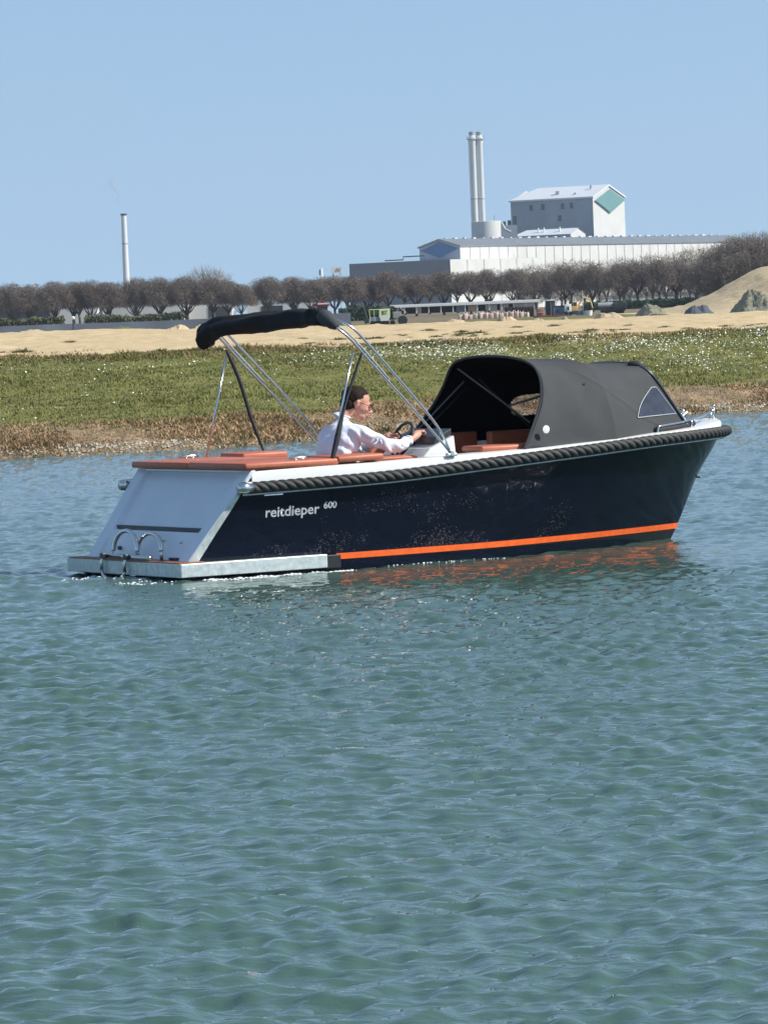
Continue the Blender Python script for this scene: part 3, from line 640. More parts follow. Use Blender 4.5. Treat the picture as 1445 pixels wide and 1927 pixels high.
# ------------------------------------------------------------------ spray hood
A0 = [(3.63, 1.07, .985), (3.76, 1.025, 1.19), (3.89, .955, 1.39), (3.96, .87, 1.57), (3.97, .775, 1.71), (3.95, .63, 1.785), (3.93, .42, 1.822), (3.92, .2, 1.838), (3.92, 0, 1.842)]
A1 = [(4.70, .975, 1.02), (4.68, .96, 1.19), (4.66, .915, 1.38), (4.64, .84, 1.54), (4.62, .74, 1.665), (4.61, .60, 1.73), (4.60, .40, 1.765), (4.60, .2, 1.780), (4.60, 0, 1.784)]
A2 = [(5.74, .60, 1.085), (5.66, .60, 1.19), (5.55, .59, 1.35), (5.45, .58, 1.49), (5.36, .57, 1.60), (5.29, .50, 1.675), (5.27, .34, 1.705), (5.26, .17, 1.715), (5.26, 0, 1.72)]
NV = 24
def arch(a): 
    h = cr_spline(a, NV); return h + [Vector((p.x, -p.y, p.z)) for p in h[::-1][1:]]
R0_, R1_, R2_ = arch(A0), arch(A1), arch(A2); nv_ = len(R0_); NU = 110; grid = []
for i in range(NU + 1):
    u = i / NU; t_ = u / 0.5; row = []
    for j in range(nv_):
        a, b_, c_ = R0_[j], R1_[j], R2_[j]
        if u < 0.5: p = a.lerp(b_, t_)
        else: p = b_.lerp(c_, t_ - 1)
        p = p * 1.0
        f_ = 1 - abs(u - 0.5) * 2; p = p + (b_ - (a + c_) * 0.5) * 0.25 * (f_ ** 2 - f_)      # rounds the kink between the bays
        row.append(p)
    grid.append(row)
for i, row in enumerate(grid):
    u = i / NU
    for j, p in enumerate(row):
        if 0 < i < NU and 1 < j < nv_ - 2:
            w = j / (nv_ - 1); sd = min(w, 1 - w) * 2; seam = .006 * math.exp(-((sd - (.78 - .86 * u)) / .018) ** 2)                    # 0 foot .. 1 crown
            dz = -0.030 * math.sin(math.pi * min(u / 0.5, 1) if u < 0.5 else math.pi * (u - 0.5) * 2) * math.exp(-((sd - 0.9) / 0.5) ** 2)
            fold = 0.012 * math.exp(-(u / 0.16) ** 2) * math.sin(26 * u + 3.2 * sd) * (1 - sd * 0.5) + 0.007 * math.sin(u * 19 + sd * 13) * math.exp(-((u - 0.3) / 0.2) ** 2)
            fold += seam + 0.010 * mnoise.noise(Vector((u * 5, w * 6, 0.3)))
            n_ = Vector((0, p.y, (p.z - 1.2) * 0.8)); n_ = n_.normalized() if n_.length > 0 else Vector((0, 0, 1))
            row[j] = p + n_ * fold + Vector((0, 0, dz))
v = [tuple(p) for r_ in grid for p in r_]; f = []; wf = {-1: [], 1: []}
def in_win(p, port):
    s_, z_ = p.x, p.z
    if port: return ((s_ - 5.0) / .27) ** 4 + ((z_ - 1.345 - (s_ - 5.0) * .05) / .105) ** 4 < 1 or (s_ > 4.95 and s_ < 5.5 - (z_ - 1.25) * .86 and abs(z_ - 1.345) < .105)
    # a slanting triangle whose front side runs parallel to the raked screen
    return False
for i in range(NU):
    for j in range(nv_ - 1):
        q = (i * nv_ + j, (i + 1) * nv_ + j, (i + 1) * nv_ + j + 1, i * nv_ + j + 1)
        c_ = sum((Vector(v[k]) for k in q), Vector()) / 4; port = c_.y > 0
        if in_win(c_, port): wf[1 if port else -1].append(q)
        else: f.append(q[::-1])
hood = MB().add(v, f).build('spray_hood', MT['canvas'], boat, smooth=True)
hood.data.materials.append(MT['lining']); md = hood.modifiers.new('thick', 'SOLIDIFY'); md.thickness = 0.006; md.offset = HOFF; md.material_offset = 1
for sg in (1,):
    w_ = MB().add(v, wf[sg]); me = mesh_data('side_window', w_.v, w_.f, None, True)
    bm = bmesh.new(); bm.from_mesh(me); bmesh.ops.delete(bm, geom=[q for q in bm.verts if not q.link_faces], context='VERTS'); bm.to_mesh(me); bm.free()
    pm = bpy.data.materials.get('window_film')
    if not pm:
        pm = bpy.data.materials.new('window_film'); pm.use_nodes = True; t = pm.node_tree; b = t.nodes['Principled BSDF']
        b.inputs['Base Color'].default_value = (0.30, 0.33, 0.40, 1); b.inputs['Roughness'].default_value = 0.12; b.inputs['Alpha'].default_value = 0.45
    me.materials.append(pm); obj('side_window', me, hood)
    # raised hem round the window
    bm = bmesh.new(); bm.from_mesh(me); be = [e for e in bm.edges if e.is_boundary]
    B = MB()
    for e in be: a, b_ = e.verts[0].co, e.verts[1].co; B.tube([a + (a - b_) * 0.1, b_ + (b_ - a) * 0.1], 0.0055, 5, caps=False)
    bm.free(); B.build('window_hem', MT['letter'] if sg < 0 else MT['web'], hood, smooth=True)
# starboard window: a film panel laid on the cloth just behind the screen
def hood_at(s_, z_, sg):
    best = None
    for i in range(NU // 2, NU + 1):
        for j in (range(nv_ // 2, nv_) if sg < 0 else range(0, nv_ // 2)):
            p = grid[i][j]; d_ = (p.x - s_) ** 2 + (p.z - z_) ** 2
            if best is None or d_ < best[0]: best = (d_, i, j)
    d_, i, j = best; ii = min(max(i, 1), NU - 1); p = grid[i][j]; n_ = (grid[ii + 1][j] - grid[ii - 1][j]).cross(grid[ii][j + 1 if j + 1 < nv_ else j] - grid[ii][j - 1]).normalized()
    n_ = n_ if n_.y * sg > 0 else -n_; y_ = p.y - (n_.x * (s_ - p.x) + n_.z * (z_ - p.z)) / n_.y
    return Vector((s_, y_, z_)) + n_ * .007
rows_ = 14; cols_ = 18; v = []; f = []
for a in range(rows_ + 1):
    z_ = 1.205 + (1.475 - 1.205) * a / rows_; k_ = a / rows_; lft = 5.04 + .29 * k_ ** 1.25 - .02 * math.sin(k_ * 3.1) ; rgt = 5.615 - (z_ - 1.205) * .80
    for c_ in range(cols_ + 1): v.append(hood_at(lft + (rgt - lft) * c_ / cols_, z_ + .012 * (c_ / cols_) * (1 - k_), -1))
f = [(a * (cols_ + 1) + c_, a * (cols_ + 1) + c_ + 1, (a + 1) * (cols_ + 1) + c_ + 1, (a + 1) * (cols_ + 1) + c_) for a in range(rows_) for c_ in range(cols_)]
sw_ = MB().add(v, f).build('side_window', MT['plastic'], hood, smooth=True)
edge = [v[c_] for c_ in range(cols_ + 1)] + [v[a * (cols_ + 1) + cols_] for a in range(1, rows_ + 1)] + [v[rows_ * (cols_ + 1) + c_] for c_ in range(cols_ - 1, -1, -1)] + [v[a * (cols_ + 1)] for a in range(rows_ - 1, -1, -1)]
MB().tube(edge, .0045, 5, caps=False).build('window_hem', MT['letter'], sw_, smooth=True)
# raked windscreen at the front of the hood
fr = R2_; B = MB(); cc = [Vector((p.x + 0.012, p.y * 1.0, p.z)) for p in fr]
B.add([tuple(p) for p in cc] + [(5.76, 0, 1.10)], [(i, i + 1, len(cc)) for i in range(len(cc) - 1)])
ws_ = B.build('windscreen', MT['glass'], hood)
MB().tube([p + Vector((0.02, 0, 0)) for p in fr], 0.014, 8).build('screen_frame', MT['frame'], hood, smooth=True)
MB().tube([p + (Vector((p.x, 0, 1.2)) - p) * 0.012 for p in R0_], 0.013, 8).build('hood_bow', MT['canvas'], hood, smooth=True)
B = MB(); B.tube([(5.22, -0.42, 1.69), (5.30, -0.46, 1.70), (5.36, -0.50, 1.66)], [0.03, 0.035, 0.02], 8); B.build('hood_latch', MT['web'], hood, smooth=True)
B = MB(); B.tube([(5.74, -0.50, 1.16), (5.80, -0.47, 1.20), (5.86, -0.44, 1.225)], 0.010, 6); B.tube([(5.74, -0.50, 1.19), (5.78, -0.53, 1.14)], 0.014, 6); B.build('screen_clamp', MT['white'], hood, smooth=True)
# skirt of the hood on the foredeck
B = MB(); pts = [(5.30, -0.70, 1.068), (5.62, -0.60, 1.085), (5.90, -0.45, 1.10), (5.96, 0, 1.12), (5.90, 0.45, 1.10), (5.62, 0.60, 1.085), (5.30, 0.70, 1.068)]
for i in range(len(pts) - 1): pass
v = []; 
for k, p in enumerate(cr_spline(pts, 6)):
    tp_ = Vector((min(p.x, 5.70) - 0.02, p.y * 0.86, 1.20 if abs(p.y) < 0.62 else 1.16)); v += [p, p + Vector((0, 0, 0.02)), p.lerp(tp_, 0.5) + Vector((0, 0, 0.01)), tp_]
nn_ = len(v) // 4; f = [(i * 4 + k, (i + 1) * 4 + k, (i + 1) * 4 + k + 1, i * 4 + k + 1) for i in range(nn_ - 1) for k in range(3)]
MB().add(v, f).build('hood_skirt', MT['canvas'], hood, smooth=True)
B = MB(); B.tube(cr_spline([(5.26, -0.76, 1.075), (5.5, -0.69, 1.09), (5.75, -0.57, 1.105), (5.90, -0.48, 1.112)], 4), [0.022] + [0.036] * 11 + [0.026], 10); B.build('rolled_flap', MT['web'], hood, smooth=True)
# emblem by the opening
em = Vector((3.84, -1.10, 1.155)); B = MB(); v = [em + Vector((0, 0, 0))]; 
for k in range(20): a = 2 * math.pi * k / 20; r_ = 0.040 if k % 2 else 0.034; v.append(em + Vector((math.cos(a) * r_, 0.0 - 0.008, math.sin(a) * r_)))
v[0] = em + Vector((0, -0.013, 0)); B.add(v, [(0, 1 + k, 1 + (k + 1) % 20) for k in range(20)]); B.build('emblem', MT['white'], hood)
# folding frame inside the hood
for a, b_ in (((3.62, 0.98, 1.0), (4.30, 0.84, 1.60)), ((4.30, 0.80, 1.63), (4.75, 0.55, 1.10)), ((4.45, -0.85, 1.55), (4.0, -0.2, 1.36))): MB().tube([a, b_], 0.009, 6).build('hood_strut', MT['web'], hood, smooth=True)
for q in (((3.98, 0.62, 1.72), (4.05, 0.2, 1.50), (4.15, -0.35, 1.20)), ((3.55, 0.95, 1.02), (4.0, 0.55, 1.60)), ((4.10, -0.05, 1.36), (4.3, -0.75, 1.52))): MB().tube(q, 0.008, 6).build('frame_strap', MT['darkp2'], hood, smooth=True)
# ------------------------------------------------------------------ bow rails, jack staff
for sg in (-1, 1):
    B = MB(); pth = cr_spline([(5.27, sg * .80, 1.05), (5.29, sg * .79, 1.105), (5.35, sg * .775, 1.118), (5.60, sg * .69, 1.135), (5.85, sg * .56, 1.158), (6.10, sg * .39, 1.185), (6.27, sg * .25, 1.21)], 5)
    B.tube(pth, 0.0105, 8); B.tube([(5.80, sg * .59, 1.075), (5.81, sg * .585, 1.155)], 0.010, 8); B.ell((6.28, sg * .245, 1.212), (.025, .02, .02), 8, 6)
    B.tube([(6.27, sg * .25, 1.21), (6.24, sg * .25, 1.11)], 0.009, 6); B.build('bow_rail', MT['steel'], boat, smooth=True)
B = MB(); B.tube([(6.40, -0.10, 1.12), (6.40, -0.10, 1.25)], 0.013, 8); B.ell((6.40, -0.10, 1.255), (.02, .02, .018), 8, 6); B.build('bow_post', MT['steel'], boat, smooth=True)
B = MB(); B.box((6.16, 0, 1.125), (0.10, 0.12, 0.04), bev=0.008); B.tube([(6.12, -0.06, 1.14), (6.2, 0.06, 1.14)], 0.02, 8); B.build('bow_fairlead', MT['bluegrey'], boat)
# ------------------------------------------------------------------ folded bimini with its tubes
bim = empty('bimini_tmp'); bpy.data.objects.remove(bim)
def leg(sg, off, top): 
    w0, w1 = 1.13, 1.00
    return [(2.803 + off * 0, sg * w0, 0.985), (2.60 + off * .9, sg * 1.11, 1.20 + off * .25), (2.2 + off, sg * 1.08, 1.64 + off * .3), (1.90 + off, sg * 1.05, 1.97 + off * .3), (1.76 + off * .8, sg * w1, 2.12 + off * .5), top]
rollP = [(1.54, 1.04, 2.02), (1.51, 1.05, 2.10), (1.51, .93, 2.175), (1.54, .65, 2.21), (1.60, .2, 2.235), (1.64, -.2, 2.25), (1.66, -.6, 2.262), (1.67, -.82, 2.262), (1.70, -.96, 2.20)]
B = MB(); path = cr_spline(rollP, 12); v = []; f = []; n = 22; m_ = len(path)
for i, p in enumerate(path):
    tt = (path[min(i + 1, m_ - 1)] - path[max(i - 1, 0)]).normalized(); nn = tt.cross(Vector((1, 0, 0.3))).normalized(); bb = tt.cross(nn); u = i / (m_ - 1)
    R_ = lut(u, [0, .06, .15, .5, .72, .76, .82, .92, 1], [.045, .075, .088, .094, .084, .072, .084, .070, .035])
    for k in range(n):
        a = 2 * math.pi * k / n
        r_ = R_ * (1 + 0.07 * math.sin(5 * a + u * 6) + 0.08 * math.sin(3 * a + u * 9) + 0.20 * mnoise.noise(Vector((math.cos(a) * 1.6, math.sin(a) * 1.6, u * 13))) + 0.05 * mnoise.noise(Vector((math.cos(a) * 4, math.sin(a) * 4, u * 40))))
        v.append(p + nn * math.cos(a) * r_ + bb * math.sin(a) * r_ * 1.15)
    if i: f += [((i - 1) * n + k, (i - 1) * n + (k + 1) % n, i * n + (k + 1) % n, i * n + k) for k in range(n)]
f += [tuple(range(n))[::-1], tuple((m_ - 1) * n + k for k in range(n))]
bimini = MB().add(v, f).build('bimini_roll', MT['canvas_blk'], boat, smooth=True)
B = MB(); path = cr_spline([(1.665, -0.86, 2.275), (1.685, -0.95, 2.235), (1.73, -1.02, 2.165)], 8); B.tube(path, [lut(i / 16, [0, .3, .8, 1], [.06, .075, .055, .03]) for i in range(17)], 12); B.build('boot_sleeve', MT['canvas'], bimini, smooth=True)
def SK(pts, sg): return [Vector((p[0] - (0.15 * (p[2] - .985) / 1.2 if sg > 0 else 0), p[1], p[2])) for p in pts]
for sg in (-1, 1):
    y = 1.13
    B = MB(); top = (1.60, sg * .95, 2.22)
    B.tube(cr_spline(SK([(2.803, sg * y, .985), (2.42, sg * 1.105, 1.42), (2.05, sg * 1.075, 1.82), (1.84, sg * 1.05, 2.06), (1.72, sg * 1.0, 2.17), (1.66, sg * .90, 2.235)], sg), 5), 0.0125, 8)
    B.build('bimini_tube', MT['steel'], bimini, smooth=True)
    B = MB(); B.tube(cr_spline(SK([(2.78, sg * y, 1.02), (2.735, sg * 1.12, 1.13), (2.63, sg * 1.11, 1.30), (2.30, sg * 1.09, 1.685), (2.02, sg * 1.07, 2.00), (1.86, sg * 1.04, 2.165), (1.72, sg * .96, 2.25)], sg), 5), 0.0125, 8)
    B.build('bimini_tube', MT['steel'], bimini, smooth=True)
    B = MB(); B.tube(cr_spline(SK([(2.22, sg * 1.083, 1.67), (2.02, sg * 1.07, 1.90), (1.86, sg * 1.045, 2.08), (1.74, sg * 1.0, 2.19)], sg), 4), 0.009, 6)
    B.build('inner_tube', MT['greyp'], bimini, smooth=True)
    MB().box((2.80, sg * y, 0.975), (0.10, 0.05, 0.03), bev=0.008).tube([(2.80, sg * (y - .025), 0.985), (2.80, sg * (y + .03), 0.985)], 0.02, 8).build('tube_foot', MT['steel'], bimini)
    z_t = 1.955; B = MB(); B.tube([(1.86 if sg < 0 else 1.73, sg * 1.06, 1.94), (1.61 if sg < 0 else 1.46, sg * 1.03, 1.00)], 0.0105, 8); B.build('support_rod', MT['steel'], bimini, smooth=True)
B = MB(); pth = cr_spline([(1.95, -1.07, 1.935), (1.90, -1.05, 1.80), (1.76, -1.04, 1.45), (1.66, -1.05, 1.15), (1.60, -1.06, 0.985)], 5); B.tube(pth, [lut(i / 20, [0, .5, .7, 1], [.012, .013, .028, .020]) for i in range(21)], 8); B.build('strap', MT['web'], bimini, smooth=True)
B = MB(); pth = cr_spline([(1.74, 1.07, 1.99), (1.86, 1.06, 1.70), (1.96, 1.05, 1.35), (2.08, 1.03, 1.00)], 6); B.tube(pth, [lut(i / 18, [0, .1, .8, 1], [.012, .020, .018, .008]) for i in range(19)], 8); B.build('strap', MT['web'], bimini, smooth=True)
# ------------------------------------------------------------------ foam and spray where the stern runs
fm = []; ff = []
def foam_patch(s0, s1, t0, t1, n, sz):
    for i in range(n):
        s_, t_ = random.uniform(s0, s1), random.uniform(t0, t1); a = random.uniform(0, 6.28); r_ = sz * random.uniform(.3, 1.3) ; k = random.choice((5, 6, 7)); b0 = len(fm)
        X = XO + s_ * math.cos(TH) - t_ * math.sin(TH); Y = YO + s_ * math.sin(TH) + t_ * math.cos(TH); z = float(water_z(np.array([X]), np.array([Y]))[0])
        fm.append((X, Y, z + 0.008 + random.uniform(.2, 1) * r_ * 0.5))
        for q in range(k): aa = a + 6.28 * q / k; rr = r_ * random.uniform(.5, 1.2); fm.append((X + rr * 1.9 * math.cos(aa), Y + rr * math.sin(aa), z + 0.003))
        for q in range(k): ff.append((b0, b0 + 1 + q, b0 + 1 + (q + 1) % k))
foam_patch(0.2, 1.7, -1.30, -1.14, 240, 0.011); foam_patch(1.8, 5.8, -1.24, -1.02, 0, 0.01); foam_patch(-0.45, 0.0, -1.15, 0.4, 90, 0.010); foam_patch(1.6, 3.4, -1.10, -1.02, 60, 0.006)
for sg in ():
    pass
tag(obj('wake_foam', mesh_data('wake_foam', fm, ff, MT['foam'], True)), kind='stuff', label='flecks of white foam in the wake beside the swim platform', cat='foam')
# ================================================================== THE HELMSMAN (built in boat coordinates, then given his own origin)
PB = Vector((2.0, -0.42, 0.62)); PM = Matrix.Translation((XO, YO, 0)) @ Matrix.Rotation(TH, 4, 'Z')
def remesh(B, name, m, vox, parent=None, smooth_it=4, bumpf=None):
    """joins overlapping shapes into one continuous skin"""
    o = B.build(name + '_tmp', None); r_ = o.modifiers.new('r', 'REMESH'); r_.mode = 'VOXEL'; r_.voxel_size = vox
    s_ = o.modifiers.new('s', 'SMOOTH'); s_.iterations = smooth_it; s_.factor = 0.5
    bpy.context.view_layer.update(); me = bpy.data.meshes.new_from_object(o.evaluated_get(bpy.context.evaluated_depsgraph_get())); old = o.data
    bpy.data.objects.remove(o); bpy.data.meshes.remove(old)
    if bumpf:
        for v in me.vertices: v.co = v.co + v.normal * bumpf(v.co)
    for v in me.vertices: v.co = v.co - PB
    me.name = name; me.materials.clear(); me.materials.append(m); me.polygons.foreach_set('use_smooth', [True] * len(me.polygons)); me.update()
    return obj(name, me, parent)
K = 1.22                                                   # his size against the boat, as measured
hc = Vector((2.262, -0.40, 1.468))                         # centre of the head
hd = Vector((math.cos(math.radians(-14)), math.sin(math.radians(-14)), 0))    # where he looks: ahead and a little to starboard
hs = Vector((-hd.y, hd.x, 0)); tilt = math.radians(20)
hf = (hd * math.cos(tilt) + Vector((0, 0, -math.sin(tilt)))).normalized(); hu = hf.cross(hs).normalized() * 1.0
def H(a, b, c): return hc + (hf * ((a * 1.12 - .004)) + hs * b + hu * c) * K
def hell(B, c, r, n=18, m=12):
    v = []; f = []
    for i in range(m + 1):
        th = math.pi * i / m
        for k in range(n): a = 2 * math.pi * k / n; v.append(H(c[0] + r[0] * math.sin(th) * math.cos(a), c[1] + r[1] * math.sin(th) * math.sin(a), c[2] + r[2] * math.cos(th)))
    for i in range(m):
        for k in range(n): f.append((i * n + k, (i + 1) * n + k, (i + 1) * n + (k + 1) % n, i * n + (k + 1) % n))
    B.add(v, f)
B = MB()
hell(B, (-0.01, 0, 0.03), (.094, .076, .088)); hell(B, (.035, 0, -.01), (.056, .062, .088)); hell(B, (.045, 0, -.075), (.042, .046, .040)); hell(B, (.070, 0, -.098), (.018, .022, .016))
hell(B, (.086, 0, .022), (.012, .040, .010)); B.tube([H(.088, 0, .010), H(.103, 0, -.018), H(.122, 0, -.037)], [.008 * K, .011 * K, .015 * K], 8); hell(B, (.104, 0, -.040), (.016, .016, .009))
hell(B, (.084, 0, -.062), (.013, .024, .006)); hell(B, (.080, 0, -.074), (.013, .021, .007))
for sg in (-1, 1):
    hell(B, (-.008, sg * .078, -.008), (.015, .008, .030)); hell(B, (-.014, sg * .084, .004), (.010, .006, .018)); hell(B, (.062, sg * .036, -.028), (.022, .020, .020)); hell(B, (.076, sg * .030, .002), (.010, .013, .009))
B.tube([H(-.02, 0, -.05), H(-.050, 0, -.10), H(-.075, 0, -.15)], [.054 * K, .054 * K, .062 * K], 14)
# trunk, hips, thighs, calves under the clothes
def limb(B, pts, rs, n=12): B.tube(cr_spline(pts, 5), [lut(i / (5 * (len(pts) - 1)), np.linspace(0, 1, len(rs)), rs) for i in range(5 * (len(pts) - 1) + 1)], n)
nb = H(-.075, 0, -.15)
limb(B, [tuple(nb), (2.12, -.42, 1.15), (2.04, -.42, .95), (2.0, -.42, .72)], [.062, .12, .13, .14])
shR = Vector((2.16, -.655, 1.19)); elR = Vector((2.44, -.72, 1.065)); wrR = Vector((2.70, -.60, 1.115)); haR = Vector((2.80, -.555, 1.165))
shL = Vector((2.15, -.18, 1.20)); elL = Vector((2.42, -.08, 1.06)); wrL = Vector((2.62, -.22, 1.12)); haL = Vector((2.68, -.27, 1.15))
for a, b_, c_, d_ in ((shR, elR, wrR, haR), (shL, elL, wrL, haL)): limb(B, [a, b_, c_], [.055, .045, .040, .032, .027])
for sg in (-1, 1): limb(B, [(2.0, -.42 + sg * .11, .70), (2.48, -.42 + sg * .13, .72), (2.55, -.42 + sg * .13, .33)], [.09, .08, .065, .055, .045]); B.box((2.62, -.42 + sg * .13, .315), (.28, .10, .07), bev=.02)
# hands: palm, four fingers curled round the wheel rim, thumb from the side of the palm
def hand(B, w, pc, fwd, side_, upv):
    """w wrist, pc palm centre, fwd direction of the fingers, side_ towards the thumb, upv back of the hand"""
    B.tube([w, w.lerp(pc, .5), pc, pc + fwd * .028 * K], [.028 * K, .030 * K, .033 * K, .026 * K], 12)
    B.tube([pc - side_ * .032 * K + fwd * .02 * K, pc + side_ * .032 * K + fwd * .02 * K], .016 * K, 10)
    for k, (o_, ln) in enumerate(((.034, .90), (.012, 1.0), (-.012, .95), (-.034, .76))):
        b0 = pc + side_ * o_ * K + fwd * .030 * K; l_ = .036 * K * ln
        p1 = b0 + (fwd * .9 - upv * .3) * l_; p2 = p1 + (fwd * .1 - upv * 1) * l_ * .8; p3 = p2 + (-fwd * .8 - upv * .4) * l_ * .6
        B.tube([b0, p1, p2, p3], [.0105 * K, .0098 * K, .009 * K, .0075 * K], 8)
    t0 = pc + side_ * .026 * K - fwd * .012 * K
    B.tube([t0, t0 + (side_ * .7 + fwd * .6 - upv * .3) * .034 * K, t0 + (side_ * .55 + fwd * 1.3 - upv * .9) * .045 * K], [.0145 * K, .012 * K, .009 * K], 8)
fw_ = Vector((.72, .30, .62)).normalized(); sdv = Vector((-.35, .93, -.05)); sdv = (sdv - fw_ * sdv.dot(fw_)).normalized(); uv_ = fw_.cross(sdv).normalized(); uv_ = uv_ if uv_.z > 0 else -uv_
hand(B, wrR, haR - fw_ * .02, fw_, sdv, uv_)
fl_ = Vector((.80, -.30, .5)).normalized(); sl_ = Vector((-.3, -.93, 0)); sl_ = (sl_ - fl_ * sl_.dot(fl_)).normalized(); ul_ = fl_.cross(sl_).normalized(); ul_ = ul_ if ul_.z > 0 else -ul_
hand(B, wrL, haL - fl_ * .02, fl_, sl_, ul_)
man = remesh(B, 'person', MT['skin'], 0.0055, None, 3)
man.matrix_world = PM @ Matrix.Translation(PB)
tag(man, 'person in a white long-sleeved shirt and glasses seated at the wheel of the launch', 'person')
# shirt
B = MB(); c0 = nb + Vector((-0.005, 0, .035))
limb(B, [(2.15, -.405, 1.29), (2.09, -.415, 1.18), (2.035, -.42, 1.02), (2.0, -.42, .86), (2.0, -.42, .68)], [.095, .165, .175, .165, .175], 18)
B.ell((2.055, -.53, 1.13), (.135, .135, .155), rz=.4); B.ell((2.045, -.30, 1.13), (.135, .135, .155)); B.ell((2.00, -.42, 1.02), (.15, .225, .22)); B.ell((2.00, -.42, .84), (.155, .215, .20))
limb(B, [(2.09, -.56, 1.205), shR, elR, wrR - (wrR - elR) * .10], [.090, .086, .078, .072, .066, .058, .050, .044], 14)
limb(B, [(2.08, -.30, 1.205), shL, elL, wrL - (wrL - elL) * .12], [.090, .084, .078, .070, .062, .056, .050, .044], 14)
B.tube([nb + Vector((.000, 0, -.01)), nb + (H(-.050, 0, -.10) - nb) * .66], [.100, .072], 16)
def wr_(p):
    q = Vector((p.x * 5, p.y * 5, p.z * 12)); return 0.015 * mnoise.noise(q + Vector((0, 0, p.x * 10))) + 0.010 * math.sin(p.z * 60 + p.x * 45 + 4 * mnoise.noise(p * 6)) * max(0, min(1, (p.x - 1.9) * 3))
shirt = remesh(B, 'shirt', MT['shirt'], 0.008, man, 5, wr_)
B = MB(); cpt = [nb + (H(-.050, 0, -.10) - nb) * .55 + (hs * math.cos(a) * .070 + hf * math.sin(a) * .070 * 1) for a in np.linspace(0, 2 * math.pi, 17)]
B.tube(cpt, .009, 8, caps=False); o = remesh(B, 'collar', MT['shirt'], 0.006, shirt, 2)
for wr, e_ in ((wrR, elR), (wrL, elL)): remesh(MB().tube([wr.lerp(e_, .10), wr.lerp(e_, .17)], .049, 14), 'cuff', MT['shirt'], 0.006, shirt, 2)
B = MB()
for sg in (-1, 1): limb(B, [(2.0, -.42 + sg * .11, .70), (2.48, -.42 + sg * .13, .72), (2.55, -.42 + sg * .13, .38)], [.12, .11, .09, .08, .07])
B.ell((2.0, -.42, .70), (.16, .22, .13)); remesh(B, 'trousers', MT['trousers'], 0.012, man, 3)
# hair: a cap over crown, sides and nape, hairline set back at the temples
v = []; f = []; n, m_ = 36, 22
for i in range(m_ + 1):
    th = math.pi * i / m_
    for k in range(n):
        a = 2 * math.pi * k / n; x = -.014 + .100 * math.sin(th) * math.cos(a); y = .081 * math.sin(th) * math.sin(a); z = .033 + .092 * math.cos(th)
        w = 0.006 * mnoise.noise(Vector((x * 40, y * 40, z * 40))) + .004 * mnoise.noise(Vector((x * 110, y * 110, z * 60)))
        d = Vector((x + .014, y, z - .033)).normalized(); v.append(H(x + d.x * w, y + d.y * w, z + d.z * w))
for i in range(m_):
    for k in range(n):
        th = math.pi * (i + .5) / m_; a = 2 * math.pi * (k + .5) / n; x = -.014 + .104 * math.sin(th) * math.cos(a); z = .033 + .097 * math.cos(th)
        front = x > .020 + (z - .06) * .9 and z < .128; temple = x > .006 and z < .040; ear = -.03 < x <= .012 and z < .008; low = z < -.030 + x * .55
        if not (front or temple or ear or low): f.append((i * n + k, (i + 1) * n + k, (i + 1) * n + (k + 1) % n, i * n + (k + 1) % n))
b0 = len(v)
for i in range(13):
    th = math.pi * i / 12
    for k in range(20):
        a = 2 * math.pi * k / 20; x = -.052 + .056 * math.sin(th) * math.cos(a); y = .070 * math.sin(th) * math.sin(a); z = -.020 + .075 * math.cos(th); w = 0.006 * mnoise.noise(Vector((x * 50, y * 50, z * 40))); v.append(H(x - w, y * (1 + w * 4), z))
f += [(b0 + i * 20 + k, b0 + (i + 1) * 20 + k, b0 + (i + 1) * 20 + (k + 1) % 20, b0 + i * 20 + (k + 1) % 20) for i in range(12) for k in range(20)]
me = mesh_data('hair', [tuple(Vector(p) - PB) for p in v], f, MT['hair'], True); hr = obj('hair', me, man); q = hr.modifiers.new('t', 'SOLIDIFY'); q.thickness = .014; q.offset = -1
# glasses
B = MB()
for sg in (-1, 1):
    ring_ = [H(.100 + .004 * math.cos(a) * 0, sg * (.034 + .024 * math.cos(a)), -.004 + .017 * math.sin(a)) - PB for a in np.linspace(0, 2 * math.pi, 15)]
    B.tube(ring_, .0022, 6, caps=False); B.tube([H(.100, sg * .058, 0.0) - PB, H(.088, sg * .074, .002) - PB, H(-.004, sg * .083, .004) - PB], .0024, 6)
B.tube([H(.100, .011, 0) - PB, H(.104, 0, .004) - PB, H(.100, -.011, 0) - PB], .002, 6); B.build('glasses', MT['dark'], man, smooth=True)
for sg in (-1, 1): MB().ell(tuple(H(.083, sg * .031, -.002) - PB), (.011, .011, .009), 10, 7).build('eye', MT['dark'], man, smooth=True)
# ================================================================== BEYOND THE SAND
def ground_at(X, Y): return float(land_z(np.array([X]), np.array([Y]))[0])
ORD = ['first', 'second', 'third', 'fourth', 'fifth', 'sixth', 'seventh', 'eighth', 'ninth', 'tenth', 'eleventh', 'twelfth', 'thirteenth', 'fourteenth', 'fifteenth', 'sixteenth', 'seventeenth', 'eighteenth', 'nineteenth']
TEN = {20: 'twentieth', 30: 'thirtieth', 40: 'fortieth', 50: 'fiftieth'}; TE = {20: 'twenty', 30: 'thirty', 40: 'forty', 50: 'fifty'}
def ordinal(n):
    if n < 20: return ORD[n - 1]
    t_ = n // 10 * 10; return TEN[t_] if n == t_ else TE[t_] + '-' + ORD[n - t_ - 1]
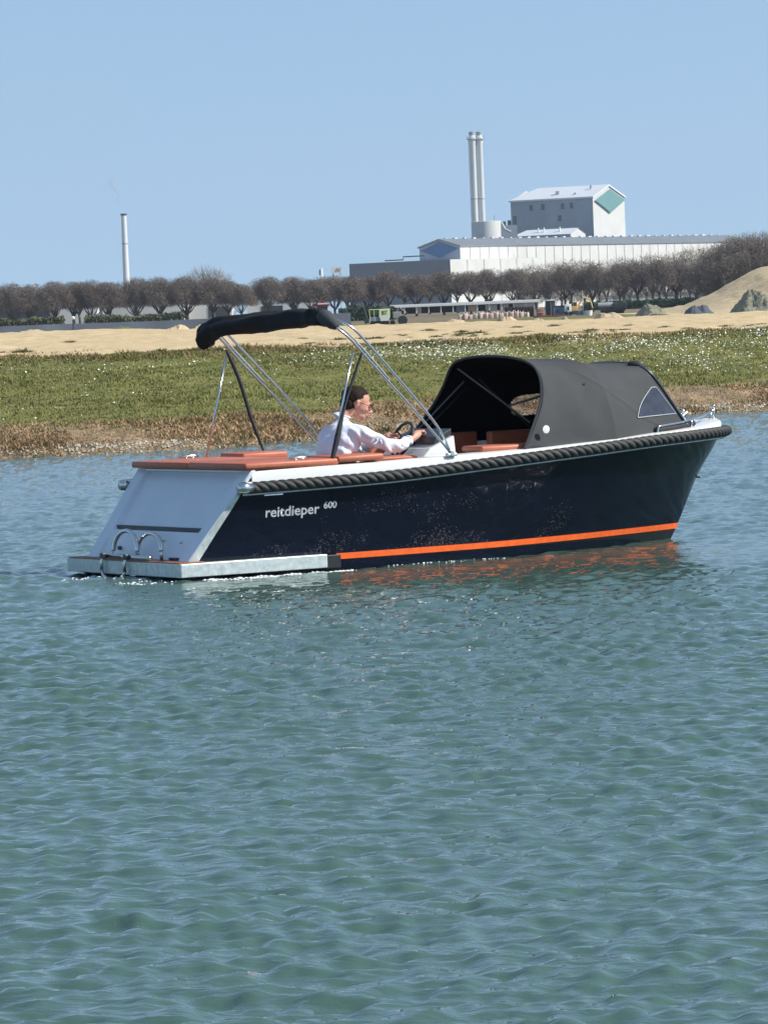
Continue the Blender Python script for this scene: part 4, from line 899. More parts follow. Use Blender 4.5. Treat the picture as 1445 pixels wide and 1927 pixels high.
# ---- bare trees: trunk with limbs, crown of thin twigs
def tree_meshes(seed, h, w, trunk_h, ntw, mtw, twr=0.018, dome=True, tw_len=0.7, upright=0.0):
    r = np.random.default_rng(seed); B = MB(); rr = 0.026 * h
    B.tube([(0, 0, -0.3), (r.normal(0, .05), 0, trunk_h * .5), (r.normal(0, .08), r.normal(0, .08), trunk_h)], [rr * 1.25, rr, rr * .85], 8)
    limbs = []
    for k in range(9):
        a = k * 2.4 + r.uniform(-.3, .3); ro = w * .5 * r.uniform(.45, .85); z1 = trunk_h + (h - trunk_h) * r.uniform(.4, .85)
        b0 = Vector((0, 0, trunk_h * r.uniform(.75, 1))); e_ = Vector((ro * math.cos(a), ro * math.sin(a), z1)); mid = b0.lerp(e_, .45) + Vector((0, 0, -.06 * h * (1 - upright)))
        limbs.append((b0, mid, e_)); B.tube([b0, mid, e_], [rr * .6, rr * .38, rr * .12], 5)
        for q in range(4):
            t_ = r.uniform(.4, .95); s_ = mid.lerp(e_, t_); d = Vector((r.normal(), r.normal(), r.uniform(.1, 1))).normalized() * w * .22; B.tube([s_, s_ + d], [rr * .22, rr * .06], 4)
    tm = mesh_data('trunk', B.v, B.f, MT['bark'], True)
    n = ntw; a = r.uniform(0, 2 * np.pi, n); ct = r.uniform(-.35, 1, n) if dome else r.uniform(-.9, 1, n); st = np.sqrt(1 - ct ** 2); ra = r.uniform(0.15, 1, n) ** .45
    lump = 1 + .20 * np.sin(a * 3 + seed) + .18 * np.sin(a * 5 + ct * 4 + seed * 2)
    zc = trunk_h + (h - trunk_h) * .40; zr = (h - trunk_h) * .60
    P = np.stack([w * .5 * ra * st * np.cos(a) * lump, w * .5 * ra * st * np.sin(a) * lump, zc + zr * ra * ct * (0.9 + .1 * lump)], 1)
    k = P[:, 2] > trunk_h * 0.8; P = P[k]; n = len(P)
    D = np.stack([P[:, 0] * .8, P[:, 1] * .8, np.full(n, h * .18)], 1) / w + r.normal(0, .42 * (1 - upright) + .12, (n, 3)); D /= np.linalg.norm(D, axis=1)[:, None]
    L_ = r.uniform(.4, 1.2, n)[:, None] * tw_len * .5; sdv_ = np.cross(D, r.normal(0, 1, (n, 3))); sdv_ /= np.linalg.norm(sdv_, axis=1)[:, None]; wd = twr * r.uniform(.6, 1.5, n)[:, None]
    V = np.stack([P - D * L_ - sdv_ * wd, P - D * L_ + sdv_ * wd, P + D * L_ + sdv_ * wd * .25, P + D * L_ - sdv_ * wd * .25], 1).reshape(-1, 3)
    cm = mesh_data('crown', V, np.arange(4 * n).reshape(n, 4), mtw)
    return tm, cm
def plant(kind, meshes, name, X, Y, sc, label, cat, group, rz=None, sz=1.0, zoff=0.0):
    root = empty(name, (X, Y, ground_at(X, Y) + zoff), random.uniform(0, 6.28) if rz is None else rz)
    root.scale = (sc, sc, sc * sz); tag(root, label, cat, group)
    obj('trunk', meshes[0], root); obj('crown', meshes[1], root); return root
row = [tree_meshes(100 + k, 7.0, 5.2 + .45 * (k % 4), 1.7 + .25 * (k % 3), 7500 + 900 * (k % 4), MT['twig'], 0.015, True, .7) for k in range(9)]
Yr = 700.0
xs = []; x = -22.0
while x < 1365: xs.append(x); x += random.uniform(26, 54)
for i, px in enumerate(xs):
    p = at(px, 560, Yr); top = lut(px, [0, 60, 200, 400, 450, 500, 640, 800, 900, 1000, 1100, 1230, 1290, 1445], [532, 530, 524, 522, 530, 524, 516, 508, 504, 505, 498, 492, 488, 488]) + random.uniform(-5, 9)
    hh = at(px, top, Yr).z - ground_at(p.x, Yr)
    w_ = 'left edge'; plant('row', row[(i * 4 + i // 3) % 9], 'bare_tree', p.x, Yr + random.uniform(-6, 6), hh / 7.0, ordinal(i + 1) + ' round-crowned bare tree from the left in the long row beyond the sand', 'tree', 'bare trees in a row beyond the sand', sz=1.0).scale.x *= random.uniform(.85, 1.2)
back = [tree_meshes(200 + k, 7.2, 5.6, 2.6, 2200, MT['twig_grey'], 0.03, True, .8) for k in range(3)]
j = 0; x = -5.0
while x < 1330:
    if not (440 < x < 470):
        j += 1; p = at(x, 560, 800); hh = at(x, lut(x, [0, 300, 640, 900, 1330], [534, 528, 520, 510, 496]), 800).z - ground_at(p.x, 800)
        plant('back', back[j % 3], 'bare_tree', p.x, 800 + random.uniform(-10, 10), hh / 7.2 * 1.0, ordinal(j) + ' bare tree from the left standing behind the front tree row', 'tree', 'bare trees behind the front row')
    x += random.uniform(44, 60)
# pale shrubby trees in front of the white hall
pale = [tree_meshes(300 + k, 8.5, 6.5, 1.4, 1500, MT['twig_pale'], 0.03, False, 1.2, .6) for k in range(3)]
j = 0; x = 985.0
while x < 1380:
    j += 1; p = at(x, 560, 900); hh = at(x, lut(x, [985, 1060, 1150, 1250, 1320, 1380], [497, 486, 483, 474, 462, 455]) + random.uniform(-4, 4), 900).z - ground_at(p.x, 900)
    plant('pale', pale[j % 3], 'pale_tree', p.x, 900 + random.uniform(-15, 15), hh / 8.5, ordinal(j) + ' pale wispy tree from the left before the white hall wall', 'tree', 'pale wispy trees in front of the hall', sz=1); x += random.uniform(17, 27)
# faint tall trees above the row on the left
pop = [tree_meshes(400 + k, 12, 5.0, 2, 900, MT['twig_pale'], 0.035, False, 2.0, .9) for k in range(2)]
for j, (x, y) in enumerate(((352, 512), (372, 500), (392, 496), (410, 500), (428, 512))):
    p = at(x, 560, 1100); plant('pop', pop[j % 2], 'tall_pale_tree', p.x, 1100, (at(x, y, 1100).z - 2) / 12, ordinal(j + 1) + ' faint tall bare tree from the left rising behind the row', 'tree', 'faint tall trees behind the row')
# dense grove on the right behind the sand hill
grove = [tree_meshes(500 + k, 12, 6.5, 2.0, 4500, MT['twig_grey'] if k else MT['twig'], 0.026, False, 1.3, .5) for k in range(3)]
for j, (x, y, D_) in enumerate(((1330, 478, 600), (1348, 462, 620), (1362, 452, 600), (1380, 444, 630), (1392, 440, 600), (1408, 436, 620), (1420, 440, 600), (1434, 434, 630), (1450, 438, 600), (1340, 490, 560), (1372, 478, 560), (1400, 470, 560), (1430, 466, 560), (1462, 470, 560))):
    p = at(x, 560, D_); g_ = ground_at(p.x, D_); hh = at(x, y, D_).z - g_
    plant('grove', grove[j % 3], 'grove_tree', p.x, D_, hh / 12, ordinal(j + 1) + ' tree of the dense bare grove rising behind the sand hill', 'tree', 'grove of bare trees at the right edge')
# ---- helpers for buildings standing on a rotated plan
AL = math.radians(31)
def wall_poly(B, P): b0 = len(B.v); B.v += [tuple(p) for p in P]; B.f.append(tuple(range(b0, b0 + len(P))))
def gable_hall(name, corner, L, Wd, zb, ze, zr, ang, mw, mg, mr, label, cat):
    """corner: nearest corner; long side runs along ang, gable runs along ang+90; zr ridge height"""
    root = empty(name, (corner[0], corner[1], zb), ang); ze -= zb; zr -= zb
    B = MB(); B.add([(0, 0, 0), (L, 0, 0), (L, 0, ze), (0, 0, ze), (0, Wd, 0), (L, Wd, 0), (L, Wd, ze), (0, Wd, ze)], [(0, 1, 2, 3), (5, 4, 7, 6)]); B.build('long_wall', mw, root)
    B = MB(); B.add([(0, 0, 0), (0, Wd, 0), (0, Wd, ze), (0, Wd / 2, zr), (0, 0, ze)], [(4, 3, 2, 1, 0)]); B.build('gable_wall', mg, root)
    B = MB(); B.add([(L, 0, 0), (L, Wd, 0), (L, Wd, ze), (L, Wd / 2, zr), (L, 0, ze)], [(0, 1, 2, 3, 4)]); B.build('gable_wall', mg, root)
    o_ = .5; B = MB(); th_ = .5
    for sg in (0, 1):
        y0 = -o_ if sg == 0 else Wd + o_; y1 = Wd / 2
        B.add([(-o_, y0, ze - .15), (L + o_, y0, ze - .15), (L + o_, y1, zr + .02), (-o_, y1, zr + .02), (-o_, y0, ze - .15 + th_), (L + o_, y0, ze - .15 + th_), (L + o_, y1, zr + .02 + th_), (-o_, y1, zr + .02 + th_)], [(0, 1, 2, 3), (4, 5, 6, 7), (0, 4, 5, 1), (0, 3, 7, 4), (1, 5, 6, 2)])
    B.build('roof', mr, root); tag(root, label, cat); return root
# power station, laid out from its measured corners
def px_base(x, y, Y): p = at(x, y, Y); return p
# tower hall: nearest corner is the one between the shaded long side and the bright gable
TD = 1.12; c_ = at(1116, 410, 1500 * TD); ze = at(1115, 372, 1500 * TD).z
tower = empty('boiler_house', (c_.x, c_.y, 2.0), 0); tag(tower, 'tall white boiler house with a teal diamond on its gable, above the long hall', 'building')
dl = Vector((-math.cos(AL), math.sin(AL), 0)); dg = Vector((math.sin(AL), math.cos(AL), 0)); Lt = 147 * .1765 * TD / math.cos(AL) * 1.03; Wt = 64 * .1765 * TD / math.sin(AL) * 1.02
h_ = ze - 2; hr_ = h_ + 4.3
def q3(a, b_, z): v_ = dl * a + dg * b_; return (v_.x, v_.y, z)
MB().add([q3(0, 0, 0), q3(Lt, 0, 0), q3(Lt, 0, h_), q3(0, 0, h_), q3(0, Wt, 0), q3(Lt, Wt, 0), q3(Lt, Wt, h_), q3(0, Wt, h_)], [(0, 1, 2, 3), (4, 5, 6, 7)]).build('long_wall', MT['clad_grey_shaded'], tower)
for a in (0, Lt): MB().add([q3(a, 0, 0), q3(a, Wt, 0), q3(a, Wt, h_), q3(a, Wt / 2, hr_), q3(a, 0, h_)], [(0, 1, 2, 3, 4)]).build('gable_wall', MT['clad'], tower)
B = MB()
for y0 in (-.5, Wt + .5): B.add([q3(-.5, y0, h_ - .1), q3(Lt + .5, y0, h_ - .1), q3(Lt - 5.0, Wt / 2, hr_ + .1), q3(-.5, Wt / 2, hr_ + .1), q3(-.5, y0, h_ + .5), q3(Lt + .5, y0, h_ + .5), q3(Lt - 5.0, Wt / 2, hr_ + .7), q3(-.5, Wt / 2, hr_ + .7)], [(0, 1, 2, 3), (4, 5, 6, 7), (0, 1, 5, 4), (0, 3, 7, 4), (1, 2, 6, 5)])
rf = B.build('roof', MT['roof_w'], tower)
B = MB(); B.box(q3(17, 4, h_ + 2.6), (1.3, 1.3, 1.3)).box(q3(9, 3.0, h_ + 1.8), (.8, .8, 1)).box(q3(5, 8, h_ + 4.3), (.7, .7, 1.2)); B.build('roof_vent', MT['greyp'], rf)
MB().add([q3(-.7, .7, h_ - .9), q3(-.7, Wt / 2, hr_ - 1.0), q3(-.7, Wt - .7, h_ - .9), q3(-.7, Wt / 2, h_ - 5.6)], [(0, 1, 2, 3)]).build('diamond_panel', MT['teal'], tower)
for a, z in ((26.2, h_ - 2.6), (21.2, h_ - 2.5), (12.8, h_ - 2.5), (9.0, h_ - 2.5), (14.1, h_ - 7.0)):
    B = MB()
    for k in range(4): z0 = z - 1.0 + k * .55; B.add([q3(a - .75, -.25, z0), q3(a + .75, -.25, z0), q3(a + .75, -.05, z0 + .35), q3(a - .75, -.05, z0 + .35)], [(0, 1, 2, 3)])
    B.build('wall_vent', MT['vent'], tower)
MB().add([q3(14.9, -.12, 1), q3(15.15, -.12, 1), q3(15.15, -.12, h_ - .4), q3(14.9, -.12, h_ - .4)], [(0, 1, 2, 3)]).build('downpipe', MT['greyp'], tower)
# long hall: bright front wall runs right and away; gable faces left
ch = at(866, 480, 1500); zeh = at(867, 464, 1500).z; root = empty('long_hall', (ch.x, ch.y, 2.0), 0); tag(root, 'long low white hall with grey roof and a blue diamond on its left gable', 'building')
dw = Vector((math.sin(AL), math.cos(AL), 0)); dgl = Vector((-math.cos(AL), math.sin(AL), 0)); Lh = 215; Wh = 76 * .1765 / math.cos(AL); hh_ = zeh - 2
def q4(a, b_, z): v_ = dw * a + dgl * b_; return (v_.x, v_.y, z)
Wh2 = Wh
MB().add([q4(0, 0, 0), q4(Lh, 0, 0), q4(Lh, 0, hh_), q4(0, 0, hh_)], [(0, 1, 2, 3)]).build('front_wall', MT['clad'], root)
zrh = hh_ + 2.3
MB().add([q4(0, 0, 0), q4(0, Wh2, 0), q4(0, Wh2, hh_), q4(0, Wh2 / 2, zrh), q4(0, 0, hh_)], [(0, 1, 2, 3, 4)]).build('gable_wall', MT['clad_grey_shaded'], root)
MB().add([q4(0, Wh2, 0), q4(Lh, Wh2, 0), q4(Lh, Wh2, hh_), q4(0, Wh2, hh_)], [(0, 1, 2, 3)]).build('rear_wall', MT['clad_grey_shaded'], root)
B = MB()
for y0 in (-.4, Wh2 + .4): B.add([q4(-.6, y0, hh_), q4(Lh, y0, hh_), q4(Lh, Wh2 / 2, zrh + .1), q4(-.6, Wh2 / 2, zrh + .1), q4(-.6, y0, hh_ + .45), q4(Lh, y0, hh_ + .45), q4(Lh, Wh2 / 2, zrh + .6), q4(-.6, Wh2 / 2, zrh + .6)], [(0, 1, 2, 3), (4, 5, 6, 7), (0, 1, 5, 4), (0, 3, 7, 4)])
rf = B.build('roof', MT['roof_g'], root)
B = MB()
for k in range(33): a = 4 + k * 6.3; B.box(q4(a, Wh2 / 2, zrh + .75), (random.uniform(.8, 2.6), 1.0, random.uniform(.2, .5)), rz=math.pi / 2 - AL)
B.build('roof_vent', MT['roof_w'], rf)
MB().add([q4(-.3, .6, hh_ - .6), q4(-.3, Wh2 / 2, zrh - .5), q4(-.3, Wh2 - .6, hh_ - .9), q4(-.3, Wh2 / 2, hh_ - 3.4)], [(0, 1, 2, 3)]).build('diamond_panel', MT['blue'], root)
B = MB()
for k in range(1, 33): a = k * 6.45; B.add([q4(a, 0, 0), q4(a + .28, 0, 0), q4(a + .28, 0, hh_ - .1), q4(a, 0, hh_ - .1)], [(0, 1, 2, 3)]); 
for i in range(len(B.v)): B.v[i] = (B.v[i][0] + .1 * math.cos(AL), B.v[i][1] - .1 * math.sin(AL), B.v[i][2])
B.build('wall_joint', MT['greyp'], root)
# low flat annexe in front
ca_ = at(847, 495, 1470); za = at(848, 488, 1470).z; root = empty('flat_annexe', (ca_.x, ca_.y, 2.0), 0); tag(root, 'flat-roofed annexe with dark left side and white front below the long hall', 'building'); ha_ = za - 2
Wf = 189 * .174 / math.cos(AL); Lf = 62
MB().add([q4(0, 0, 0), q4(Lf, 0, 0), q4(Lf, 0, ha_), q4(0, 0, ha_)], [(0, 1, 2, 3)]).build('front_wall', MT['clad'], root)
MB().add([q4(0, 0, 0), q4(0, Wf, 0), q4(0, Wf, ha_), q4(0, 0, ha_)], [(0, 1, 2, 3)]).build('side_wall', MT['roof_g'], root)  # roof grey used here to darken the wall away from the sun
MB().add([q4(0, 0, ha_ + .02), q4(Lf, 0, ha_ + .02), q4(Lf, Wf, ha_ + .02), q4(0, Wf, ha_ + .02)], [(0, 1, 2, 3)]).build('roof', MT['roof_w'], root)
B = MB()
for k in range(1, 6): a = k * 11.0; B.add([q4(a, 0, 0), q4(a + .25, 0, 0), q4(a + .25, 0, ha_ - .1), q4(a, 0, ha_ - .1)], [(0, 1, 2, 3)])
for i in range(len(B.v)): B.v[i] = (B.v[i][0] + .1 * math.cos(AL), B.v[i][1] - .1 * math.sin(AL), B.v[i][2])
B.build('wall_joint', MT['greyp'], root)
B = MB(); B.tube([q4(4, 12, ha_ + .1), q4(4, 12, ha_ + 1.6), q4(4, 20, ha_ + 1.6), q4(4, 20, ha_ + .6), q4(4, 27, ha_ + .6)], .22, 6); B.build('roof_duct', MT['vent'], root)
# small low annexe at the foot of the tower
YA = 1500 * TD - 25; s0 = at(1073, 440, YA); root = empty('roof_annexe', (s0.x, s0.y, 2), 0); tag(root, 'small low annexe with bright sloping roof at the foot of the boiler house', 'building')
hz_ = at(1073, 440, YA).z - root.location.z; La = 107 * .195 / math.cos(AL); Wa = 38 * .195 / math.sin(AL) * .8
MB().add([q3(0, 0, 0), q3(La, 0, 0), q3(La, 0, hz_), q3(0, 0, hz_)], [(0, 1, 2, 3)]).build('long_wall', MT['clad_grey_shaded'], root)
MB().add([q3(0, 0, 0), q3(0, Wa, 0), q3(0, Wa, hz_), q3(0, Wa / 2, hz_ + 2), q3(0, 0, hz_)], [(0, 1, 2, 3, 4)]).build('gable_wall', MT['clad'], root)
MB().add([q3(-.3, -.3, hz_), q3(La, -.3, hz_), q3(La - 3, Wa / 2, hz_ + 2.2), q3(-.3, Wa / 2, hz_ + 2.2), q3(-.3, Wa + .3, hz_), q3(La, Wa + .3, hz_)], [(0, 1, 2, 3), (3, 2, 5, 4)]).build('roof', MT['roof_w'], root)
B = MB(); [B.tube([q3(a, 3, hz_ + .5), q3(a, 3, hz_ + 2.8)], .3, 6) for a in (15, 12.6, 6)]; B.build('vent_pipe', MT['white'], root)
# tank and twin stacks
YT = 1586; tk = at(915, 440, YT); zt0 = 10; zt1 = at(915, 417, YT).z; root = empty('round_tank', (tk.x, tk.y, zt0 - 8)); tag(root, 'wide round white tank at the foot of the twin chimneys', 'tank')
MB().lathe([(5.2, 0), (5.2, zt1 - zt0 + 8), (5.0, zt1 - zt0 + 8.1)], n=40).build('shell', MT['clad'], root, auto=40)
B = MB(); B.lathe([(.15, 0), (.15, 2)], (3, -1, zt1 - zt0 + 8)).tube([(5.3, 0, zt1 - zt0 + 7.5), (6.5, -1, zt1 - zt0 + 5), (8.5, -1, zt1 - zt0 + 4)], .5, 8); B.build('pipework', MT['greyp'], root)
# plant room linking tank and tower
pr = at(956, 440, 1640); root = empty('plant_room', (pr.x, pr.y, zt0 - 8)); tag(root, 'grey plant room with rooftop machinery between the tank and the boiler house', 'building')
hp = at(956, 424, 1640).z - zt0 + 8; MB().box((0, 2, hp / 2), (6.5, 8, hp)).build('wall', MT['clad_grey_shaded'], root)
B = MB(); B.box((-1.5, 0, hp + .7), (1.6, 2, 1.4)).box((.6, 1, hp + .9), (1.2, 1.2, 1.8)).box((2.6, 0, hp + 1.6), (1.4, 2, 3.2)).tube([(-3.2, 0, hp - 2), (-4.2, -1, hp - 4), (-2, -1, hp - 6)], .5, 6); B.build('machinery', MT['darkp'], root)
for k, (xt, xb, lab) in enumerate(((887.0, 894.0, 'left of the two tall white chimneys beside the boiler house'), (900.5, 907.5, 'right of the two tall white chimneys beside the boiler house'))):
    Yc = 1600 + k * 1.0; b_ = at(xb, 420, Yc); zt_ = at(xt, 248, Yc).z; zb_ = 2.0; Hc = zt_ - zb_
    root = empty('chimney', (b_.x, b_.y, zb_)); tag(root, lab, 'chimney', 'twin chimneys of the power station')
    MB().lathe([(1.12, 0), (1.12, Hc * .93), (1.28, Hc * .935), (1.28, Hc * .97), (1.0, Hc * .972), (1.0, Hc - .2)], n=28).build('shaft', MT['stack'], root, auto=40)
    MB().lathe([(1.04, Hc - 1.2), (1.06, Hc), (.8, Hc)], n=24).build('chimney_mouth', MT['greyp'], root, auto=40)
    B = MB(); [B.lathe([(1.13, z), (1.22, z + .05), (1.22, z + .35), (1.13, z + .4)], n=24) for z in (Hc * .47, Hc * .62, Hc * .30)]; B.build('flange_ring', MT['greyp'], root)
    B = MB(); B.lathe([(1.2, Hc * .955), (1.9, Hc * .957), (1.9, Hc * .960), (1.2, Hc * .962)], n=20)
    for q in range(10): a = 6.283 * q / 10; B.tube([(1.85 * math.cos(a), 1.85 * math.sin(a), Hc * .958), (1.85 * math.cos(a), 1.85 * math.sin(a), Hc * .958 + 1.1)], .06, 4)
    B.build('service_platform', MT['greyp'], root)
    B = MB(); [B.tube([(-1.3, y, 0), (-1.3, y, Hc * .96)], .07, 4) for y in (-.25, .25)]; B.build('ladder', MT['greyp'], root)
# single far chimney on the left, with its faint smoke
b_ = at(238.5, 540, 1700); zt_ = at(232, 402, 1700).z; Hc = zt_ - 2; root = empty('far_chimney', (b_.x, b_.y, 2)); tag(root, 'lone slim white chimney with a dark rim rising above the left trees', 'chimney')
root.location.x = at(236, 470, 1700).x
MB().lathe([(1.35, 0), (1.05, Hc * .8), (1.0, Hc - .6)], n=24).build('shaft', MT['stack'], root, auto=40)
MB().lathe([(1.0, Hc - .7), (1.18, Hc - .65), (1.18, Hc), (.9, Hc)], n=24).build('rim', MT['vent'], root, auto=40)
MB().lathe([(1.08, Hc * .72), (1.14, Hc * .722), (1.14, Hc * .73), (1.08, Hc * .732)], n=24).build('flange_ring', MT['greyp'], root)
sm = bpy.data.materials.new('smoke'); sm.use_nodes = True; t = sm.node_tree; t.nodes.remove(t.nodes['Principled BSDF']); pv = t.nodes.new('ShaderNodeVolumePrincipled')
pv.inputs['Color'].default_value = (.75, .75, .78, 1); tcn = t.nodes.new('ShaderNodeTexCoord'); n = t.nodes.new('ShaderNodeTexNoise'); n.inputs['Scale'].default_value = .35; r_ = t.nodes.new('ShaderNodeMapRange')
r_.inputs['From Min'].default_value = .48; r_.inputs['From Max'].default_value = .75; r_.inputs['To Max'].default_value = 0.22; t.links.new(tcn.outputs['Object'], n.inputs['Vector']); t.links.new(n.outputs['Fac'], r_.inputs['Value']); t.links.new(r_.outputs[0], pv.inputs['Density'])
t.links.new(pv.outputs[0], t.nodes['Material Output'].inputs['Volume'])
B = MB().tube([(0, 0, 0), (-.8, 0, 3), (-1.8, 0, 7), (-3.4, 0, 11), (-4.2, 0, 15)], [.8, 1.3, 1.8, 2.2, .8], 12); so_ = B.build('smoke', sm, None, True, loc=(root.location.x, 1700, zt_ + .2)); tag(so_, 'faint wisp of smoke drifting left above the lone chimney', 'smoke', kind='stuff')
# ---- buildings half hidden behind the tree row
def shed(name, x0, x1, ytop, Y, label, m, cat='building', roof=None, depth=14, mr='roof_w', parts=None, zb=None):
    a, b_ = at(x0, 570, Y), at(x1, 570, Y); zt = at((x0 + x1) / 2, ytop, Y).z; g_ = ground_at((a.x + b_.x) / 2, Y) if zb is None else zb; w = b_.x - a.x
    root = empty(name, ((a.x + b_.x) / 2, Y, g_)); tag(root, label, cat); h = zt - g_
    MB().box((0, depth / 2, h / 2), (w, depth, h)).build('wall', MT[m], root)
    if roof: MB().prism([(-.4, h), (depth / 2, h + roof), (depth + .4, h)], 'x', -w / 2 - .3, w / 2 + .3).build('roof', MT[mr], root)
    else: MB().box((0, depth / 2, h + .12), (w + .4, depth + .4, .24)).build('roof', MT[mr], root)
    return root, w, h
r_, w, h = shed('white_shed', 196, 345, 567, 880, 'long white shed seen between trunks left of the lone chimney', 'clad')
MB().box((0, -.06, h * .35), (w * .96, .05, .3)).build('band', MT['greyp'], r_)
r_, w, h = shed('white_shed', 352, 436, 566, 890, 'pale shed behind the trees just above the folded bimini', 'clad'); MB().box((w * .2, -.06, 1.5), (4, .06, 3)).build('door', MT['darkp'], r_)
r_, w, h = shed('white_shed', 464, 600, 564, 900, 'white shed with a window band behind trees above the bimini', 'clad'); MB().box((-w * .15, -.06, h * .55), (w * .3, .06, 1.2)).build('window_band', MT['glass'], r_)
r_, w, h = shed('dark_shed', -20, 185, 574, 860, 'dark low shed behind the trees at the left edge', 'darkp', mr='roof_g')
r_, w, h = shed('white_wall_building', 1128, 1345, 553, 1000, 'low white building strip behind the green hedge at right', 'clad')
# house with red roof
a = at(94, 570, 850); b_ = at(182, 570, 850); g_ = 2.0; w = b_.x - a.x; root = empty('house', ((a.x + b_.x) / 2, 850, g_)); tag(root, 'house with a dark red tiled roof and white gables behind the left trees', 'house')
he = at(138, 556, 850).z - g_; hr2 = at(138, 537, 850).z - g_
MB().box((0, 4, he / 2), (w, 8, he)).build('wall', MT['clad'], root)
MB().prism([(-w / 2 + 3, he), (-w / 2 + 4, hr2), (w / 2 - 1, hr2), (w / 2 + .3, he)], 'y', -.4, 8.4).build('roof', MT['tile'], root)
MB().prism([(-w / 2 - .2, he + .02), (-w / 2 - .2, he + 1.0), (-w / 2 + 3.4, he + 1.1), (-w / 2 + 3, he + .02)], 'y', -.3, 8.3).build('flat_roof', MT['white'], root)
for k in range(6): MB().box((-w / 2 + 1.2 + k * w / 6.2, -.04, he * .68), (.75, .05, .9)).build('window', MT['glass'], root)
# white rooftop sign and slim mast far off
a = at(622, 508, 1300); b_ = at(644, 508, 1300); root = empty('far_tower_block', ((a.x + b_.x) / 2, 1300, 2)); tag(root, 'small far white rooftop block peeping over the trees left of the annexe', 'building')
zt = at(633, 501, 1300).z - 2; w = b_.x - a.x; B = MB(); B.box((0, 2, zt - 1), (w, 3, 1.6)); B.box((-w * .3, 2, zt / 2 - 1), (.5, .5, zt - 2)); B.box((w * .3, 2, zt / 2 - 1), (.5, .5, zt - 2)); B.build('wall', MT['white'], root); MB().box((.3, .4, zt - .9), (.35, .1, .8)).box((w * .3, .4, zt - 1), (.3, .1, .8)).build('window', MT['greyp'], root)
a = at(606, 515, 1250); root = empty('slim_mast', (a.x, 1250, 2)); tag(root, 'slim pale mast standing above the trees over the bimini', 'mast'); zt = at(606, 505, 1250).z - 2
MB().tube([(0, 0, 0), (0, 0, zt)], [.45, .2], 8).build('mast_pole', MT['stack'], root, smooth=True); MB().box((-.6, 0, zt - 1.1), (.35, .35, 1.6)).build('antenna', MT['darkp'], root)
# open-fronted long shed right of centre
Y = 640; a = at(738, 580, Y); b_ = at(1012, 580, Y); g_ = 1.95; w = b_.x - a.x; root = empty('open_shed', ((a.x + b_.x) / 2, Y, g_)); tag(root, 'long open-fronted shed with white posts and fascia behind the tree trunks', 'shed'); zf = at(875, 572, Y).z - g_
MB().box((0, 5, zf / 2), (w, .3, zf)).build('rear_wall', MT['darkp'], root); MB().box((0, 2.4, zf + .15), (w + .6, 6, .22)).build('roof', MT['roof_w'], root); MB().box((0, -.65, zf - .02), (w + .6, .1, .28)).build('fascia', MT['white'], root)
for k in range(13): MB().box((-w / 2 + k * w / 12, -.5, zf / 2 - .1), (.14, .14, zf - .2)).build('post', MT['white'], root)
for k, (u0, u1, m) in enumerate(((.02, .07, 'rust'), (.16, .20, 'bag'), (.44, .50, 'bluegrey'), (.52, .58, 'bag'), (.64, .72, 'clad'), (.74, .80, 'clad'), (.84, .98, 'clad'))): MB().box((-w / 2 + (u0 + u1) / 2 * w, .6, zf * .42), ((u1 - u0) * w, .3, zf * .75)).build('panel', MT[m], root)
# ---- things on the yard behind the sand
def yard(name, x, Y, label, cat, group=None): p = at(x, 590, Y); r = empty(name, (p.x, Y, ground_at(p.x, Y))); tag(r, label, cat, group); return r
def zr2(x, y, Y, r): return at(x, y, Y).z - r.location.z
# bulk bags in a row
bags = []
for k in range(14):
    x = 866 + k * 9.6; r = yard('bulk_bag', x, 430, 'pinkish white bulk bag in the row before the open shed, ' + ordinal(k + 1) + ' from the left', 'bag', 'row of bulk bags on the yard')
    if not bags:
        B = MB().box((0, 0, .24), (.40, .40, .52), bev=.07); bags.append(mesh_data('bag_body', B.v, B.f, MT['bag'], True)); B = MB(); [B.tube([(sx_ * .14, -.12, .48), (sx_ * .16, 0, .60), (sx_ * .14, .12, .48)], .02, 5) for sx_ in (-1, 1)]; bags.append(mesh_data('lifting_loop', B.v, B.f, MT['white'], True))
    r.rotation_euler.z = random.uniform(-.5, .5); k_ = random.uniform(.85, 1.15); r.scale = (k_, k_, k_ * random.uniform(.85, 1.1)); obj('bag_body', bags[0], r); obj('lifting_loop', bags[1], r)
def box_thing(name, x0, x1, y0, y1, Y, m, label, cat, extra=None, depth=2.4, lift=0.0):
    r = yard(name, (x0 + x1) / 2, Y, label, cat); w = at(x1, 590, Y).x - at(x0, 590, Y).x; h = at((x0 + x1) / 2, y0, Y).z - r.location.z
    zb = max(0.0, at((x0 + x1) / 2, y1, Y).z - r.location.z) if lift else 0.0
    MB().box((0, depth / 2, (h + zb) / 2), (w, depth, h - zb), bev=.03).build('body', MT[m], r, auto=40)
    return r, w, h
r, w, h = box_thing('low_skip', 1004, 1062, 593, 603, 400, 'rust', 'long low red-brown skip on the yard edge', 'skip'); B = MB(); [B.box((-w / 2 + .2 + k * w / 7.4, -.05, h / 2), (.08, .08, h * .9)) for k in range(8)]; B.build('rib', MT['rust'], r); MB().box((0, -.03, h - .04), (w + .06, .12, .09)).build('rim', MT['rust'], r)
r, w, h = box_thing('dark_stack', 950, 1004, 577, 592, 440, 'darkp', 'low dark stack of pallets behind the bulk bags', 'stack'); B = MB(); [B.box((-w / 2 + .3 + k * w / 9, -.04, h * .5), (.06, .1, h * .95)) for k in range(9)]; B.build('slat', MT['tile'], r)
r, w, h = box_thing('red_crate', 1011, 1022, 581, 593, 420, 'rust', 'small red-brown crate standing left of the dark container', 'crate'); MB().box((0, -.04, h * .5), (w * .9, .06, .08)).build('strap', MT['greyp'], r)
